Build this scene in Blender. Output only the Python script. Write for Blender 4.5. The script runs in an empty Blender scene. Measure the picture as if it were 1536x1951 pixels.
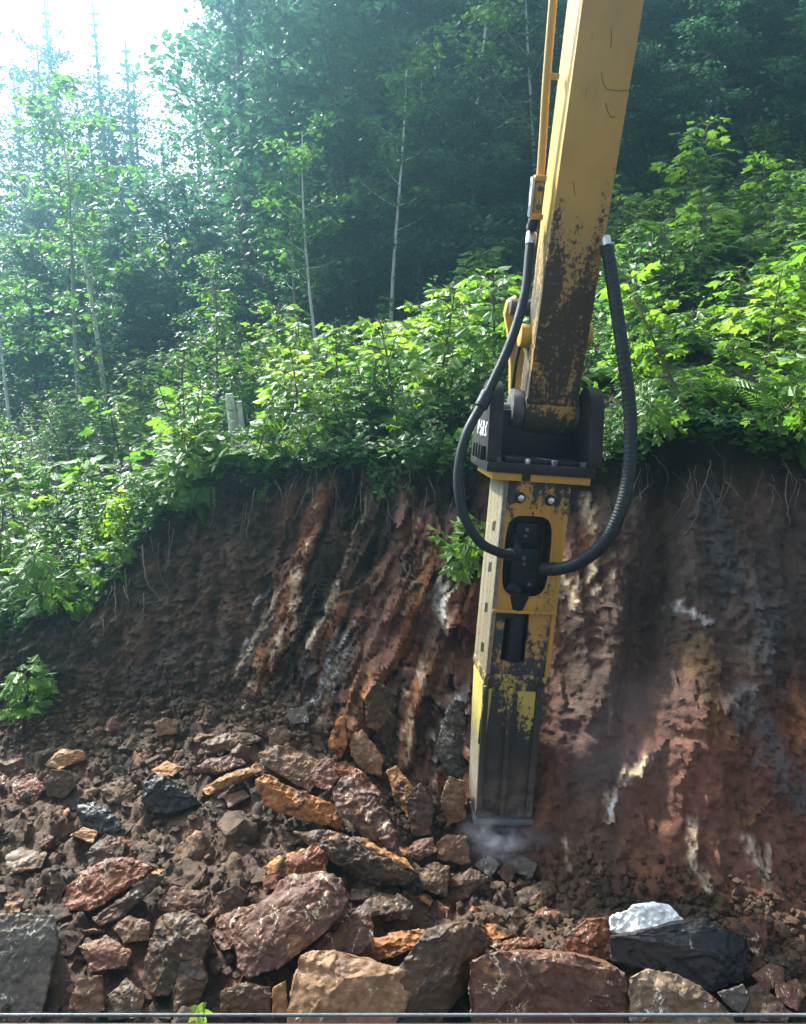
import bpy, bmesh, math, random
import numpy as np
from mathutils import Vector, Matrix, Quaternion

S = bpy.context.scene
R = math.radians
rng = np.random.default_rng(7)
random.seed(7)

# ------------------------------------------------------------------ camera, sky, sun, exposure
EYE = Vector((0.0, 0.0, 3.0))
PITCH = R(12.0)
F, W, H = 1531.0, 1536.0, 1951.0            # focal length and picture size in photograph pixels
cd = bpy.data.cameras.new('camera')
cam = bpy.data.objects.new('camera', cd)
S.collection.objects.link(cam)
cam.location = EYE
cam.rotation_euler = (R(90) - PITCH, 0, 0)
cd.sensor_fit = 'VERTICAL'
cd.sensor_height = 24.0
cd.lens = 24.0 * F / H
cd.clip_start, cd.clip_end = 0.05, 600.0
S.camera = cam

SUN_EL, SUN_ROT = R(42), R(-42)             # elevation; clockwise from +Y
wd = bpy.data.worlds.new('World')
S.world = wd
wd.use_nodes = True
_nt = wd.node_tree
_sky = _nt.nodes.new('ShaderNodeTexSky')
_sky.sky_type = 'NISHITA'
_sky.sun_disc = False
_sky.sun_elevation = SUN_EL
_sky.sun_rotation = SUN_ROT
_sky.air_density = 0.7
_sky.dust_density = 5.0
_sky.ozone_density = 0.3
_hs = _nt.nodes.new('ShaderNodeHueSaturation')     # thin cloud: a paler sky
_hs.inputs['Saturation'].default_value = 0.5
_nt.links.new(_sky.outputs[0], _hs.inputs['Color'])
_nt.links.new(_hs.outputs[0], _nt.nodes['Background'].inputs[0])
_nt.nodes['Background'].inputs[1].default_value = 0.13
sl = bpy.data.lights.new('sun', 'SUN')
sl.energy = 4.6
sl.angle = R(3.0)
sl.color = (1.0, 0.95, 0.85)
so = bpy.data.objects.new('sun', sl)
S.collection.objects.link(so)
SUND = Vector((math.sin(SUN_ROT) * math.cos(SUN_EL), math.cos(SUN_ROT) * math.cos(SUN_EL), math.sin(SUN_EL)))
so.rotation_euler = SUND.to_track_quat('Z', 'Y').to_euler()
so.location = SUND * 60

S.view_settings.view_transform = 'Standard'
S.view_settings.look = 'None'
S.view_settings.gamma = 1.0
S.view_settings.exposure = 1.9

# ------------------------------------------------------------------ picture point <-> place
RGT = Vector((1, 0, 0)); UPV = Vector((0, math.sin(PITCH), math.cos(PITCH))); FWD = Vector((0, math.cos(PITCH), -math.sin(PITCH)))
def ray(px, py):
    return RGT * ((px - W / 2) / F) + UPV * ((H / 2 - py) / F) + FWD
def PD(px, py, d):                           # the point at depth d along the view axis
    return EYE + ray(px, py) * d
def PY(px, py, Y):                           # the point at world Y
    r = ray(px, py)
    return EYE + r * (Y / r.y)
def proj(p):
    v = Vector(p) - EYE
    d = v.dot(FWD)
    return W / 2 + F * v.dot(RGT) / d, H / 2 - F * v.dot(UPV) / d, d
def proj_np(x, y, z):
    d = y * FWD.y + (z - EYE.z) * FWD.z
    d = np.where(d < 0.2, 0.2, d)
    u = y * UPV.y + (z - EYE.z) * UPV.z
    return W / 2 + F * x / d, H / 2 - F * u / d

# ------------------------------------------------------------------ noise
_perm = np.random.default_rng(3).permutation(256).astype(np.int64)
_perm = np.concatenate([_perm, _perm, _perm])
_g = np.random.default_rng(4).normal(size=(256, 3)); _g /= np.linalg.norm(_g, axis=1)[:, None]
def pnoise(x, y, z):
    x, y, z = np.broadcast_arrays(np.asarray(x, float), np.asarray(y, float), np.asarray(z, float))
    xi, yi, zi = np.floor(x).astype(np.int64), np.floor(y).astype(np.int64), np.floor(z).astype(np.int64)
    xf, yf, zf = x - xi, y - yi, z - zi
    u, v, w = [t * t * t * (t * (t * 6 - 15) + 10) for t in (xf, yf, zf)]
    def g(dx, dy, dz):
        h = _perm[_perm[_perm[(xi + dx) & 255] + ((yi + dy) & 255)] + ((zi + dz) & 255)]
        gr = _g[h]
        return gr[..., 0] * (xf - dx) + gr[..., 1] * (yf - dy) + gr[..., 2] * (zf - dz)
    def L(a, b, t): return a + (b - a) * t
    return L(L(L(g(0,0,0), g(1,0,0), u), L(g(0,1,0), g(1,1,0), u), v), L(L(g(0,0,1), g(1,0,1), u), L(g(0,1,1), g(1,1,1), u), v), w) * 1.5
def fbm(x, y, z, o=4):
    t = 0.0; a = 1.0
    for k in range(o):
        t = t + a * pnoise(x + 17.3 * k, y + 5.1 * k, z - 9.7 * k)
        x, y, z, a = x * 2.03, y * 2.03, z * 2.03, a * 0.5
    return t
def sstep(a, b, x):
    t = np.clip((x - a) / (b - a), 0, 1)
    return t * t * (3 - 2 * t)

# ------------------------------------------------------------------ object helpers
def link(o): S.collection.objects.link(o); return o
def tag(o, label=None, cat=None, group=None, kind=None):
    if label: o['label'] = label
    if cat: o['category'] = cat
    if group: o['group'] = group
    if kind: o['kind'] = kind
    return o
def empty(name, mw=None):
    o = link(bpy.data.objects.new(name, None))
    o.empty_display_size = 0.1
    if mw is not None: o.matrix_world = mw
    return o
def mesh_np(name, verts, faces, mat, parent=None, smooth=False, attr=None):
    me = bpy.data.meshes.new(name)
    me.from_pydata(np.asarray(verts).tolist() if not isinstance(verts, list) else verts, [], faces.tolist() if isinstance(faces, np.ndarray) else faces)
    if smooth: me.polygons.foreach_set('use_smooth', np.ones(len(me.polygons), bool))
    if attr is not None:
        a = me.color_attributes.new('Col', 'FLOAT_COLOR', 'POINT')
        a.data.foreach_set('color', np.asarray(attr, np.float32).ravel())
    me.update()
    o = link(bpy.data.objects.new(name, me))
    if mat: me.materials.append(mat)
    if parent: o.parent = parent
    return o
class MB:
    """collects shapes; build() links them as one mesh object"""
    def __init__(self): self.v, self.f = [], []
    def add(self, vs, fs):
        k = len(self.v)
        self.v += [tuple(v) for v in vs]; self.f += [tuple(i + k for i in f) for f in fs]
        return self
    def box(self, x0, x1, y0, y1, z0, z1, M=None):
        vs = [Vector((x, y, z)) for z in (z0, z1) for y in (y0, y1) for x in (x0, x1)]
        if M: vs = [M @ v for v in vs]
        return self.add(vs, [(0,2,3,1), (4,5,7,6), (0,1,5,4), (2,6,7,3), (0,4,6,2), (1,3,7,5)])
    def hexa(self, c):                       # eight corners: bottom ring 4, top ring 4
        return self.add(c, [(3,2,1,0), (4,5,6,7), (0,1,5,4), (1,2,6,5), (2,3,7,6), (3,0,4,7)])
    def prism_x(self, yz, x0, x1):           # outline in (y,z) swept along x
        n = len(yz)
        vs = [(x0, a, b) for a, b in yz] + [(x1, a, b) for a, b in yz]
        return self.add(vs, [tuple(range(n))[::-1], tuple(range(n, 2 * n))] + [(i, (i + 1) % n, n + (i + 1) % n, n + i) for i in range(n)])
    def ring(self, outer, inner, y0, y1):    # plate in xz with a hole, matching point counts
        n = len(outer)
        vs = [(x, y0, z) for x, z in outer] + [(x, y0, z) for x, z in inner] + [(x, y1, z) for x, z in outer] + [(x, y1, z) for x, z in inner]
        fs = []
        for i in range(n):
            j = (i + 1) % n
            fs += [(i, j, n + j, n + i), (2*n + j, 2*n + i, 3*n + i, 3*n + j), (j, i, 2*n + i, 2*n + j), (n + i, n + j, 3*n + j, 3*n + i)]
        return self.add(vs, fs)
    def tube(self, pts, r, n=10, cap=True):
        pts = [Vector(p) for p in pts]
        rs = r if isinstance(r, (list, tuple)) else [r] * len(pts)
        rings = []; ref = None
        for i, p in enumerate(pts):
            t = (pts[min(i + 1, len(pts) - 1)] - pts[max(i - 1, 0)]).normalized()
            if ref is None: ref = t.orthogonal().normalized()
            ref = (ref - t * ref.dot(t)).normalized()
            b = t.cross(ref)
            rings.append([p + (ref * math.cos(2 * math.pi * k / n) + b * math.sin(2 * math.pi * k / n)) * rs[i] for k in range(n)])
        vs = [v for rg in rings for v in rg]; fs = []
        for i in range(len(pts) - 1):
            for k in range(n):
                fs.append((i*n + k, i*n + (k+1) % n, (i+1)*n + (k+1) % n, (i+1)*n + k))
        if cap: fs += [tuple(range(n))[::-1], tuple(range((len(pts)-1)*n, len(pts)*n))]
        return self.add(vs, fs)
    def build(self, name, mat, parent=None, bevel=0.0, seg=2, smooth=True, angle=38):
        bm = bmesh.new()
        bv = [bm.verts.new(v) for v in self.v]
        for f in self.f:
            try: bm.faces.new([bv[i] for i in f])
            except ValueError: pass
        bmesh.ops.recalc_face_normals(bm, faces=bm.faces)
        if bevel:
            es = [e for e in bm.edges if len(e.link_faces) == 2 and e.calc_face_angle(0) > R(40)]
            bmesh.ops.bevel(bm, geom=es, offset=bevel, segments=seg, profile=0.6, affect='EDGES', clamp_overlap=True)
        me = bpy.data.meshes.new(name); bm.to_mesh(me); bm.free()
        if smooth:
            me.polygons.foreach_set('use_smooth', np.ones(len(me.polygons), bool))
            me.set_sharp_from_angle(angle=R(angle))
        me.materials.append(mat)
        o = link(bpy.data.objects.new(name, me))
        if parent: o.parent = parent
        return o
def copy_tree(o, parent=None):
    c = o.copy(); link(c); c.parent = parent
    for ch in list(o.children): copy_tree(ch, c)
    return c
def spline(pts, n=10):
    pts = [Vector(p) for p in pts]
    q = [pts[0] * 2 - pts[1]] + pts + [pts[-1] * 2 - pts[-2]]
    out = []
    for i in range(1, len(q) - 2):
        for k in range(n):
            t = k / n
            out.append(0.5 * ((2 * q[i]) + (q[i+1] - q[i-1]) * t + (2*q[i-1] - 5*q[i] + 4*q[i+1] - q[i+2]) * t*t + (3*q[i] - q[i-1] - 3*q[i+1] + q[i+2]) * t**3))
    return out + [pts[-1]]

# ------------------------------------------------------------------ materials
class NT:
    def __init__(self, name):
        self.m = bpy.data.materials.new(name); self.m.use_nodes = True
        self.t = self.m.node_tree
        self.bsdf = self.t.nodes['Principled BSDF']; self.out = self.t.nodes['Material Output']
    def n(self, typ, **kw):
        nd = self.t.nodes.new('ShaderNode' + typ)
        for k, v in kw.items():
            if k[0] == '_': setattr(nd, k[1:], v)
            else: self.set(nd.inputs[int(k[1:]) if k[0] == 'i' and k[1:].isdigit() else k.replace('_', ' ')], v)
        return nd
    def set(self, sock, v):
        if hasattr(v, 'is_linked') or isinstance(v, bpy.types.NodeSocket): self.t.links.new(v, sock)
        elif isinstance(v, bpy.types.Node): self.t.links.new(v.outputs[0], sock)
        else: sock.default_value = (*v, 1.0) if isinstance(v, tuple) and len(v) == 3 and sock.type == 'RGBA' else v
    def math(self, op, a, b=None, c=None, clamp=False):
        nd = self.t.nodes.new('ShaderNodeMath'); nd.operation = op; nd.use_clamp = clamp
        for i, v in enumerate((a, b, c)):
            if v is not None: self.set(nd.inputs[i], v)
        return nd.outputs[0]
    def mix(self, f, a, b, blend='MIX'):
        nd = self.t.nodes.new('ShaderNodeMix'); nd.data_type = 'RGBA'; nd.blend_type = blend
        self.set(nd.inputs[0], f); self.set(nd.inputs[6], a); self.set(nd.inputs[7], b)
        return nd.outputs[2]
    def noise(self, vec, scale, detail=4, rough=0.55, dist=0.0):
        nd = self.n('TexNoise', Scale=scale, Detail=float(detail), Roughness=rough, Distortion=dist)
        if vec is not None: self.set(nd.inputs['Vector'], vec)
        return nd.outputs[0]
    def ramp(self, f, a, b, lo=0.0, hi=1.0):
        nd = self.t.nodes.new('ShaderNodeMapRange'); nd.interpolation_type = 'SMOOTHSTEP'
        self.set(nd.inputs[0], f); nd.inputs[1].default_value = a; nd.inputs[2].default_value = b; nd.inputs[3].default_value = lo; nd.inputs[4].default_value = hi
        return nd.outputs[0]
    def mapping(self, vec, scale=(1,1,1), rot=(0,0,0)):
        nd = self.t.nodes.new('ShaderNodeMapping'); self.set(nd.inputs[0], vec); nd.inputs['Scale'].default_value = scale; nd.inputs['Rotation'].default_value = rot
        return nd.outputs[0]
    def bump(self, h, strength=0.4, dist=0.02, nrm=None):
        nd = self.t.nodes.new('ShaderNodeBump'); nd.inputs['Strength'].default_value = strength; nd.inputs['Distance'].default_value = dist
        self.set(nd.inputs['Height'], h)
        if nrm is not None: self.set(nd.inputs['Normal'], nrm)
        return nd.outputs[0]
    def obj(self): return self.t.nodes.new('ShaderNodeTexCoord').outputs['Object']
    def fin(self, col=None, rough=None, metal=None, nrm=None, spec=None):
        b = self.bsdf
        if col is not None: self.set(b.inputs['Base Color'], col)
        if rough is not None: self.set(b.inputs['Roughness'], rough)
        if metal is not None: self.set(b.inputs['Metallic'], metal)
        if nrm is not None: self.set(b.inputs['Normal'], nrm)
        if spec is not None: self.set(b.inputs['Specular IOR Level'], spec)
        return self.m

def rock_mat(name, c1, c2, fleck=(0.58, 0.44, 0.28), amt=0.3, stain=None, stain_amt=0.0, rough=0.6, bands=0.0, mott=1.0):
    t = NT(name)
    oi = t.n('ObjectInfo')
    off = t.n('VectorMath', _operation='SCALE'); t.set(off.inputs[0], (3.1, 7.7, 5.3)); t.set(off.inputs['Scale'], oi.outputs['Random'])
    vec = t.n('VectorMath', _operation='ADD'); t.set(vec.inputs[0], t.obj()); t.set(vec.inputs[1], off.outputs[0]); vec = vec.outputs[0]
    n1 = t.noise(vec, 3.2, 5, 0.6, 0.6)
    col = t.mix(t.ramp(n1, 0.35, 0.65), c1, c2)
    if stain:
        n3 = t.noise(vec, 4.5, 6, 0.65, 1.0)
        col = t.mix(t.ramp(n3, 0.62 - stain_amt, 0.70 - stain_amt * 0.8), col, stain)
    mot = t.noise(vec, 28.0, 6, 0.7)
    col = t.mix(1.0, col, t.mix(mot, tuple([1 - 0.98 * mott] * 3), tuple([1 + mott, 1 + .97 * mott, 1 + .93 * mott])), 'MULTIPLY')
    col = t.mix(1.0, col, t.mix(oi.outputs['Random'], (0.78, 0.78, 0.80), (1.2, 1.18, 1.12)), 'MULTIPLY')
    sv = t.mapping(vec, (1.0, 0.45, 1.0), (0.4, 0.2, 0.8))
    n2 = t.noise(sv, 10.0, 10, 0.78, 0.8)
    col = t.mix(t.math('MULTIPLY', t.ramp(n2, 0.705 - amt * 0.25, 0.720 - amt * 0.25), t.ramp(t.noise(vec, 55.0, 4, 0.7), 0.42, 0.55)), col, fleck)
    h = t.math('ADD', t.math('MULTIPLY', t.noise(vec, 9.0, 8, 0.65), 1.0), t.math('MULTIPLY', t.noise(vec, 60.0, 4, 0.6), 0.4))
    if bands:
        bv = t.mapping(vec, (2.0, 2.0, 22.0), (0.35, 0.25, 0.0))
        h = t.math('ADD', h, t.math('MULTIPLY', t.noise(bv, 1.6, 4, 0.6), bands))
    rg = t.ramp(t.noise(vec, 14.0, 6, 0.7), 0.3, 0.7, rough - 0.26, rough + 0.18)
    return t.fin(col, rg, 0.0, t.bump(h, 0.6, 0.022), 0.32)

M = {}
RUST = (0.16, 0.075, 0.028); SOILC = (0.055, 0.034, 0.021)
M['rock_redbrown'] = rock_mat('rock_redbrown', (0.105, 0.032, 0.014), (0.165, 0.056, 0.025), amt=0.55, stain=SOILC, stain_amt=0.07)
M['rock_brown'] = rock_mat('rock_brown', (0.056, 0.030, 0.014), (0.105, 0.056, 0.027), amt=0.34, stain=SOILC, stain_amt=0.10)
M['rock_tan'] = rock_mat('rock_tan', (0.135, 0.070, 0.034), (0.19, 0.105, 0.055), fleck=(0.60, 0.48, 0.32), amt=0.40, stain=(0.10, 0.05, 0.026), stain_amt=0.10)
M['rock_ochre'] = rock_mat('rock_ochre', (0.20, 0.088, 0.027), (0.28, 0.135, 0.045), fleck=(0.60, 0.42, 0.2), amt=0.26, stain=(0.06, 0.030, 0.017), stain_amt=0.10, bands=0.8)
M['rock_orange'] = rock_mat('rock_orange', (0.235, 0.080, 0.018), (0.31, 0.125, 0.034), fleck=(0.60, 0.36, 0.14), amt=0.26, stain=(0.05, 0.022, 0.012), stain_amt=0.10, bands=1.0)
M['rock_purple'] = rock_mat('rock_purple', (0.070, 0.029, 0.019), (0.108, 0.047, 0.030), amt=0.52, stain=RUST, stain_amt=0.08)
M['rock_dark'] = rock_mat('rock_dark', (0.030, 0.018, 0.010), (0.070, 0.038, 0.020), amt=0.30, stain=(0.14, 0.062, 0.024), stain_amt=0.06)
M['rock_black'] = rock_mat('rock_black', (0.010, 0.010, 0.012), (0.026, 0.022, 0.021), fleck=(0.45, 0.44, 0.43), amt=0.24, rough=0.42)
M['rock_grey'] = rock_mat('rock_grey', (0.060, 0.052, 0.044), (0.115, 0.096, 0.076), fleck=(0.58, 0.54, 0.47), amt=0.50, stain=SOILC, stain_amt=0.06)
M['rock_white'] = rock_mat('rock_white', (0.66, 0.66, 0.67), (0.80, 0.80, 0.80), fleck=(0.42, 0.38, 0.32), amt=0.05, rough=0.6, mott=0.25)
M['rock_pale'] = rock_mat('rock_pale', (0.11, 0.066, 0.038), (0.19, 0.13, 0.085), fleck=(0.70, 0.66, 0.58), amt=0.52)

def earth_mat(name, attr=True, strata=True):
    t = NT(name)
    vec = t.obj()
    if attr:
        a = t.n('VertexColor'); a.layer_name = 'Col'; base = a.outputs[0]
    else:
        base = t.mix(t.ramp(t.noise(vec, 1.2, 5), 0.35, 0.65), (0.044, 0.025, 0.013), (0.092, 0.050, 0.026))
    mot = t.noise(vec, 22.0, 8, 0.75)
    col = t.mix(1.0, base, t.mix(mot, (0.05, 0.05, 0.05), (1.95, 1.9, 1.85)), 'MULTIPLY')
    if strata:
        sv = t.mapping(vec, (5.0, 4.0, 1.3), (0, R(-20), 0))
        st = t.noise(sv, 2.2, 8, 0.7, 0.5)
        col = t.mix(1.0, col, t.mix(t.ramp(st, 0.3, 0.7), (0.62, 0.60, 0.58), (1.35, 1.32, 1.3)), 'MULTIPLY')
    sp = t.noise(vec, 75.0, 3, 0.6)
    col = t.mix(t.ramp(sp, 0.735, 0.76), col, (0.32, 0.27, 0.21))
    h = t.math('ADD', t.noise(vec, 12.0, 9, 0.72), t.math('MULTIPLY', t.noise(vec, 70.0, 5, 0.7), 0.3))
    if strata: h = t.math('ADD', h, t.math('MULTIPLY', st, 0.45))
    return t.fin(col, 0.75, 0.0, t.bump(h, 0.8, 0.035), 0.4)
M['bank'] = earth_mat('bank_earth')
M['soil'] = earth_mat('rubble_soil', True, False)
M['clod'] = earth_mat('clod_earth', False, False)

def leaf_mat(name, c1, c2, tr1, tr2, trans=0.45):
    t = NT(name)
    g = t.n('NewGeometry'); oi = t.n('ObjectInfo')
    r = t.math('FRACT', t.math('ADD', g.outputs['Random Per Island'], oi.outputs['Random']))
    r2 = t.math('ADD', t.math('MULTIPLY', r, 0.55), t.math('MULTIPLY', oi.outputs['Random'], 0.45))
    col = t.mix(r2, c1, c2); tc = t.mix(r2, tr1, tr2)
    t.fin(col, 0.42, 0.0, None, 0.45)
    tl = t.n('BsdfTranslucent'); t.set(tl.inputs['Color'], tc)
    mx = t.n('MixShader'); mx.inputs[0].default_value = trans
    t.t.links.new(t.bsdf.outputs[0], mx.inputs[1]); t.t.links.new(tl.outputs[0], mx.inputs[2])
    t.t.links.new(mx.outputs[0], t.out.inputs['Surface'])
    return t.m
M['leaf_maple'] = leaf_mat('maple_leaf', (0.045, 0.125, 0.018), (0.10, 0.21, 0.025), (0.13, 0.34, 0.02), (0.30, 0.50, 0.04))
M['leaf_bright'] = leaf_mat('bright_leaf', (0.10, 0.22, 0.025), (0.15, 0.27, 0.035), (0.26, 0.46, 0.03), (0.38, 0.55, 0.05))
M['leaf_shrub'] = leaf_mat('shrub_leaf', (0.030, 0.095, 0.022), (0.075, 0.17, 0.032), (0.08, 0.27, 0.03), (0.19, 0.38, 0.045))
M['leaf_fern'] = leaf_mat('fern_leaf', (0.045, 0.13, 0.02), (0.10, 0.21, 0.035), (0.12, 0.34, 0.03), (0.22, 0.44, 0.05))
M['leaf_forest'] = leaf_mat('forest_leaf', (0.020, 0.070, 0.032), (0.050, 0.13, 0.05), (0.04, 0.16, 0.055), (0.08, 0.23, 0.075), 0.4)
M['leaf_hazy'] = leaf_mat('hazy_leaf', (0.016, 0.055, 0.036), (0.036, 0.10, 0.055), (0.02, 0.095, 0.055), (0.04, 0.14, 0.075), 0.3)  # forest leaf made bluer and duller, haze put into its colour
M['needle'] = leaf_mat('spruce_needle', (0.016, 0.055, 0.028), (0.035, 0.09, 0.038), (0.03, 0.11, 0.035), (0.05, 0.15, 0.045), 0.25)
def bark_mat(name, c1, c2):
    t = NT(name); vec = t.mapping(t.obj(), (1, 1, 0.25))
    n = t.noise(vec, 14.0, 6, 0.7)
    return t.fin(t.mix(t.ramp(n, 0.35, 0.65), c1, c2), 0.85, 0.0, t.bump(t.noise(vec, 30.0, 5), 0.6, 0.02))
M['bark_dark'] = bark_mat('dark_bark', (0.045, 0.038, 0.032), (0.10, 0.085, 0.07))
M['bark_pale'] = bark_mat('pale_bark', (0.16, 0.15, 0.13), (0.36, 0.34, 0.30))
M['bark_white'] = bark_mat('birch_bark', (0.42, 0.41, 0.38), (0.80, 0.78, 0.74))
M['stem'] = bark_mat('green_stem', (0.06, 0.065, 0.03), (0.11, 0.09, 0.05))
M['root'] = bark_mat('root_bark', (0.10, 0.07, 0.05), (0.26, 0.20, 0.15))

def paint_mat(name, z_dark, z_clean, base=(0.50, 0.31, 0.065), dirt=(0.030, 0.022, 0.013), amt=0.0, streak=(1, 1, 0.35), dust=None, top=None, gmax=0.20):
    """worn yellow paint; bare grimy steel shows below z_dark, almost none above z_clean (local z)"""
    t = NT(name); vec = t.obj()
    sep = t.n('SeparateXYZ'); t.set(sep.inputs[0], vec); z = sep.outputs[2]
    sv = t.mapping(vec, streak)
    n = t.noise(sv, 6.0, 10, 0.68, 0.4)
    n2 = t.noise(vec, 38.0, 6, 0.7)
    g = t.ramp(z, z_dark, z_clean, gmax, -0.16)
    if top: g = t.math('ADD', g, t.ramp(z, top[0], top[1], 0.0, 0.30))
    nl = t.noise(sv, 2.3, 3, 0.5)
    v = t.math('ADD', t.math('ADD', t.math('ADD', n, t.math('MULTIPLY', t.math('SUBTRACT', nl, 0.5), 0.35)), t.math('MULTIPLY', t.math('SUBTRACT', n2, 0.5), 0.85)), t.math('ADD', g, amt))
    wear = t.ramp(v, 0.56, 0.66)
    fade = t.noise(vec, 3.0, 4)
    col = t.mix(t.ramp(fade, 0.3, 0.7), tuple(c * 0.82 for c in base), base)
    film = t.math('ADD', t.ramp(t.noise(sv, 3.0, 8, 0.7), 0.42, 0.72, 0.0, 0.5), t.ramp(z, z_dark, z_clean, 0.35, 0.0), clamp=True)
    col = t.mix(film, col, (0.20, 0.155, 0.085))
    scr = t.noise(t.mapping(vec, (9.0, 9.0, 0.8), (0, R(28), 0)), 5.0, 3, 0.6)
    scr2 = t.noise(t.mapping(vec, (12.0, 12.0, 0.7), (0, R(-38), 0)), 4.0, 3, 0.6)
    wear = t.math('MAXIMUM', wear, t.math('MULTIPLY', t.ramp(t.math('MAXIMUM', scr, scr2), 0.70, 0.735), 0.75))
    dcol = t.mix(t.noise(vec, 16.0, 6, 0.7), dirt, tuple(c * 2.3 for c in dirt))
    col = t.mix(wear, col, dcol)
    if dust:
        col = t.mix(t.math('MULTIPLY', t.ramp(z, dust[0], dust[1], 0.75, 0.0), t.ramp(t.noise(vec, 9.0, 8, 0.7), 0.35, 0.6)), col, (0.17, 0.12, 0.09))
    h = t.math('ADD', t.math('MULTIPLY', wear, -0.5), t.math('MULTIPLY', n2, 0.5))
    return t.fin(col, t.ramp(v, 0.55, 0.75, 0.42, 0.8), 0.0, t.bump(h, 0.35, 0.006), 0.35)
def steel_mat(name, c1, c2, rough, metal=0.0, sc=9.0):
    t = NT(name); vec = t.obj()
    n = t.noise(vec, sc, 8, 0.7)
    return t.fin(t.mix(t.ramp(n, 0.3, 0.7), c1, c2), t.ramp(t.noise(vec, 20.0, 4), 0.3, 0.7, rough - 0.1, rough + 0.15), metal, t.bump(t.noise(vec, 45.0, 6, 0.7), 0.25, 0.006), 0.28)
M['steel_black'] = steel_mat('black_steel', (0.006, 0.007, 0.008), (0.022, 0.022, 0.022), 0.55)
M['steel_grey'] = steel_mat('grey_steel', (0.06, 0.06, 0.06), (0.14, 0.135, 0.125), 0.5, 0.3)
M['bright_metal'] = steel_mat('bright_metal', (0.45, 0.45, 0.45), (0.7, 0.7, 0.7), 0.3, 0.9)
M['rubber'] = steel_mat('hose_rubber', (0.008, 0.012, 0.015), (0.016, 0.021, 0.025), 0.5, 0.0, 30.0)
M['rod_paint'] = paint_mat('pipe_paint', -9, -8, base=(0.55, 0.33, 0.06), amt=-0.03)
M['white_paint'] = steel_mat('white_paint', (0.55, 0.55, 0.55), (0.8, 0.8, 0.8), 0.6)
M['dark_gap'] = steel_mat('cavity_dark', (0.003, 0.004, 0.006), (0.009, 0.010, 0.014), 0.5)  # near black: the shade of gaps and cavities put into the colour
#MATERIALS_END

# ------------------------------------------------------------------ the ground: rubble floor, cut bank, hillside
def line(pts): return np.array([tuple(PY(*p)) for p in pts])
L_front = line([(-500,1990,3.25), (0,1990,3.25), (400,1990,3.25), (800,1990,3.2), (1100,1990,3.15), (1536,1990,3.1), (2100,1990,3.1)])
L_base = line([(-900,1370,5.6), (0,1385,5.6), (300,1365,5.6), (480,1350,5.5), (600,1400,5.2), (720,1480,4.95), (840,1580,4.75), (950,1650,4.55), (1080,1690,4.3), (1300,1720,4.05), (1536,1740,3.95), (2300,1760,3.9)])
L_crest = line([(-900,1260,6.1), (-200,1230,6.2), (0,1190,6.25), (120,1150,6.3), (210,1110,6.35), (280,1010,6.45), (380,925,6.6), (480,890,6.7), (560,865,6.75), (750,850,6.7), (900,860,6.4), (1050,860,6.0), (1160,850,5.85), (1250,800,5.75), (1350,800,5.7), (1450,815,5.65), (1536,840,5.6), (2200,840,5.6)])
L_mid = np.array([(-14, 11.0, 1.2), (-6, 11.0, 1.35), (-3.5, 11.0, 1.75), (-1, 11.0, 2.35), (0.6, 11.0, 3.0), (2.2, 11.0, 3.7), (4, 11.0, 4.35), (7, 11.0, 5.1), (14, 11.0, 6)])
L_far = np.array([(-40, 26.0, 1.0), (-14, 26.0, 1.8), (-6, 26.0, 2.6), (0, 26.0, 4.8), (6, 26.0, 8.6), (14, 26.0, 12.0), (40, 26, 14)])
L_end = np.array([(-120, 150.0, 1.0), (-40, 150.0, 2.0), (0, 150.0, 10.0), (40, 150.0, 30.0), (120, 150, 34)])

fine = np.arange(-3.7, 4.0, 0.017)
ext = np.cumsum(0.03 * 1.11 ** np.arange(62))
XS = np.concatenate([(fine[0] - ext)[::-1], fine, fine[-1] + ext])
NX = len(XS)
def at(L, x): return np.interp(x, L[:, 0], L[:, 1]), np.interp(x, L[:, 0], L[:, 2])
def smooth(a, k=9):
    ker = np.hanning(k + 2)[1:-1]; ker /= ker.sum()
    return np.convolve(np.pad(a, k // 2, mode='edge'), ker, mode='valid')
Yf, Zf = [smooth(a, 31) for a in at(L_front, XS)]
Yb, Zb = [smooth(a, 31) for a in at(L_base, XS)]
Yc, Zc = [smooth(a, 25) for a in at(L_crest, XS)]
Ym, Zm = [smooth(a, 41) for a in at(L_mid, XS)]
Ye, Ze = [smooth(a, 41) for a in at(L_far, XS)]
Yz, Zz = [smooth(a, 41) for a in at(L_end, XS)]
Zc = Zc + 0.07 * fbm(XS * 2.6, 3.3, 1.0, 4) + 0.03 * fbm(XS * 11, 3.3, 5.0, 3); Yc = Yc + 0.13 * fbm(XS * 2.2, 8.3, 2.0, 4) + 0.05 * fbm(XS * 9, 8.3, 7.0, 3)
Zf = np.where(np.abs(XS) > 4.6, Zf, Zf)

def grid_mesh(name, X, Y, Z, mat, col, kind, skip=None):
    r, c = X.shape
    vs = np.stack([X, Y, Z], -1).reshape(-1, 3)
    i = np.arange(r - 1)[:, None] * c + np.arange(c - 1)[None, :]
    fs = np.stack([i, i + 1, i + c + 1, i + c], -1).reshape(-1, 4)
    o = mesh_np(name, vs, fs, mat, None, True, np.concatenate([col.reshape(-1, 3), np.ones((r * c, 1))], 1))
    if name == 'bank': o.data.set_sharp_from_angle(angle=R(40))
    o['kind'] = kind
    return o

# shared bump field so that the three sheets meet along their seams
def wobble(X, Y, Z, amp):
    return amp * (fbm(X * 2.1, Y * 2.1, Z * 2.1, 3) * 0.6 + fbm(X * 9, Y * 9, Z * 9, 4) * 0.25)

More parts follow.
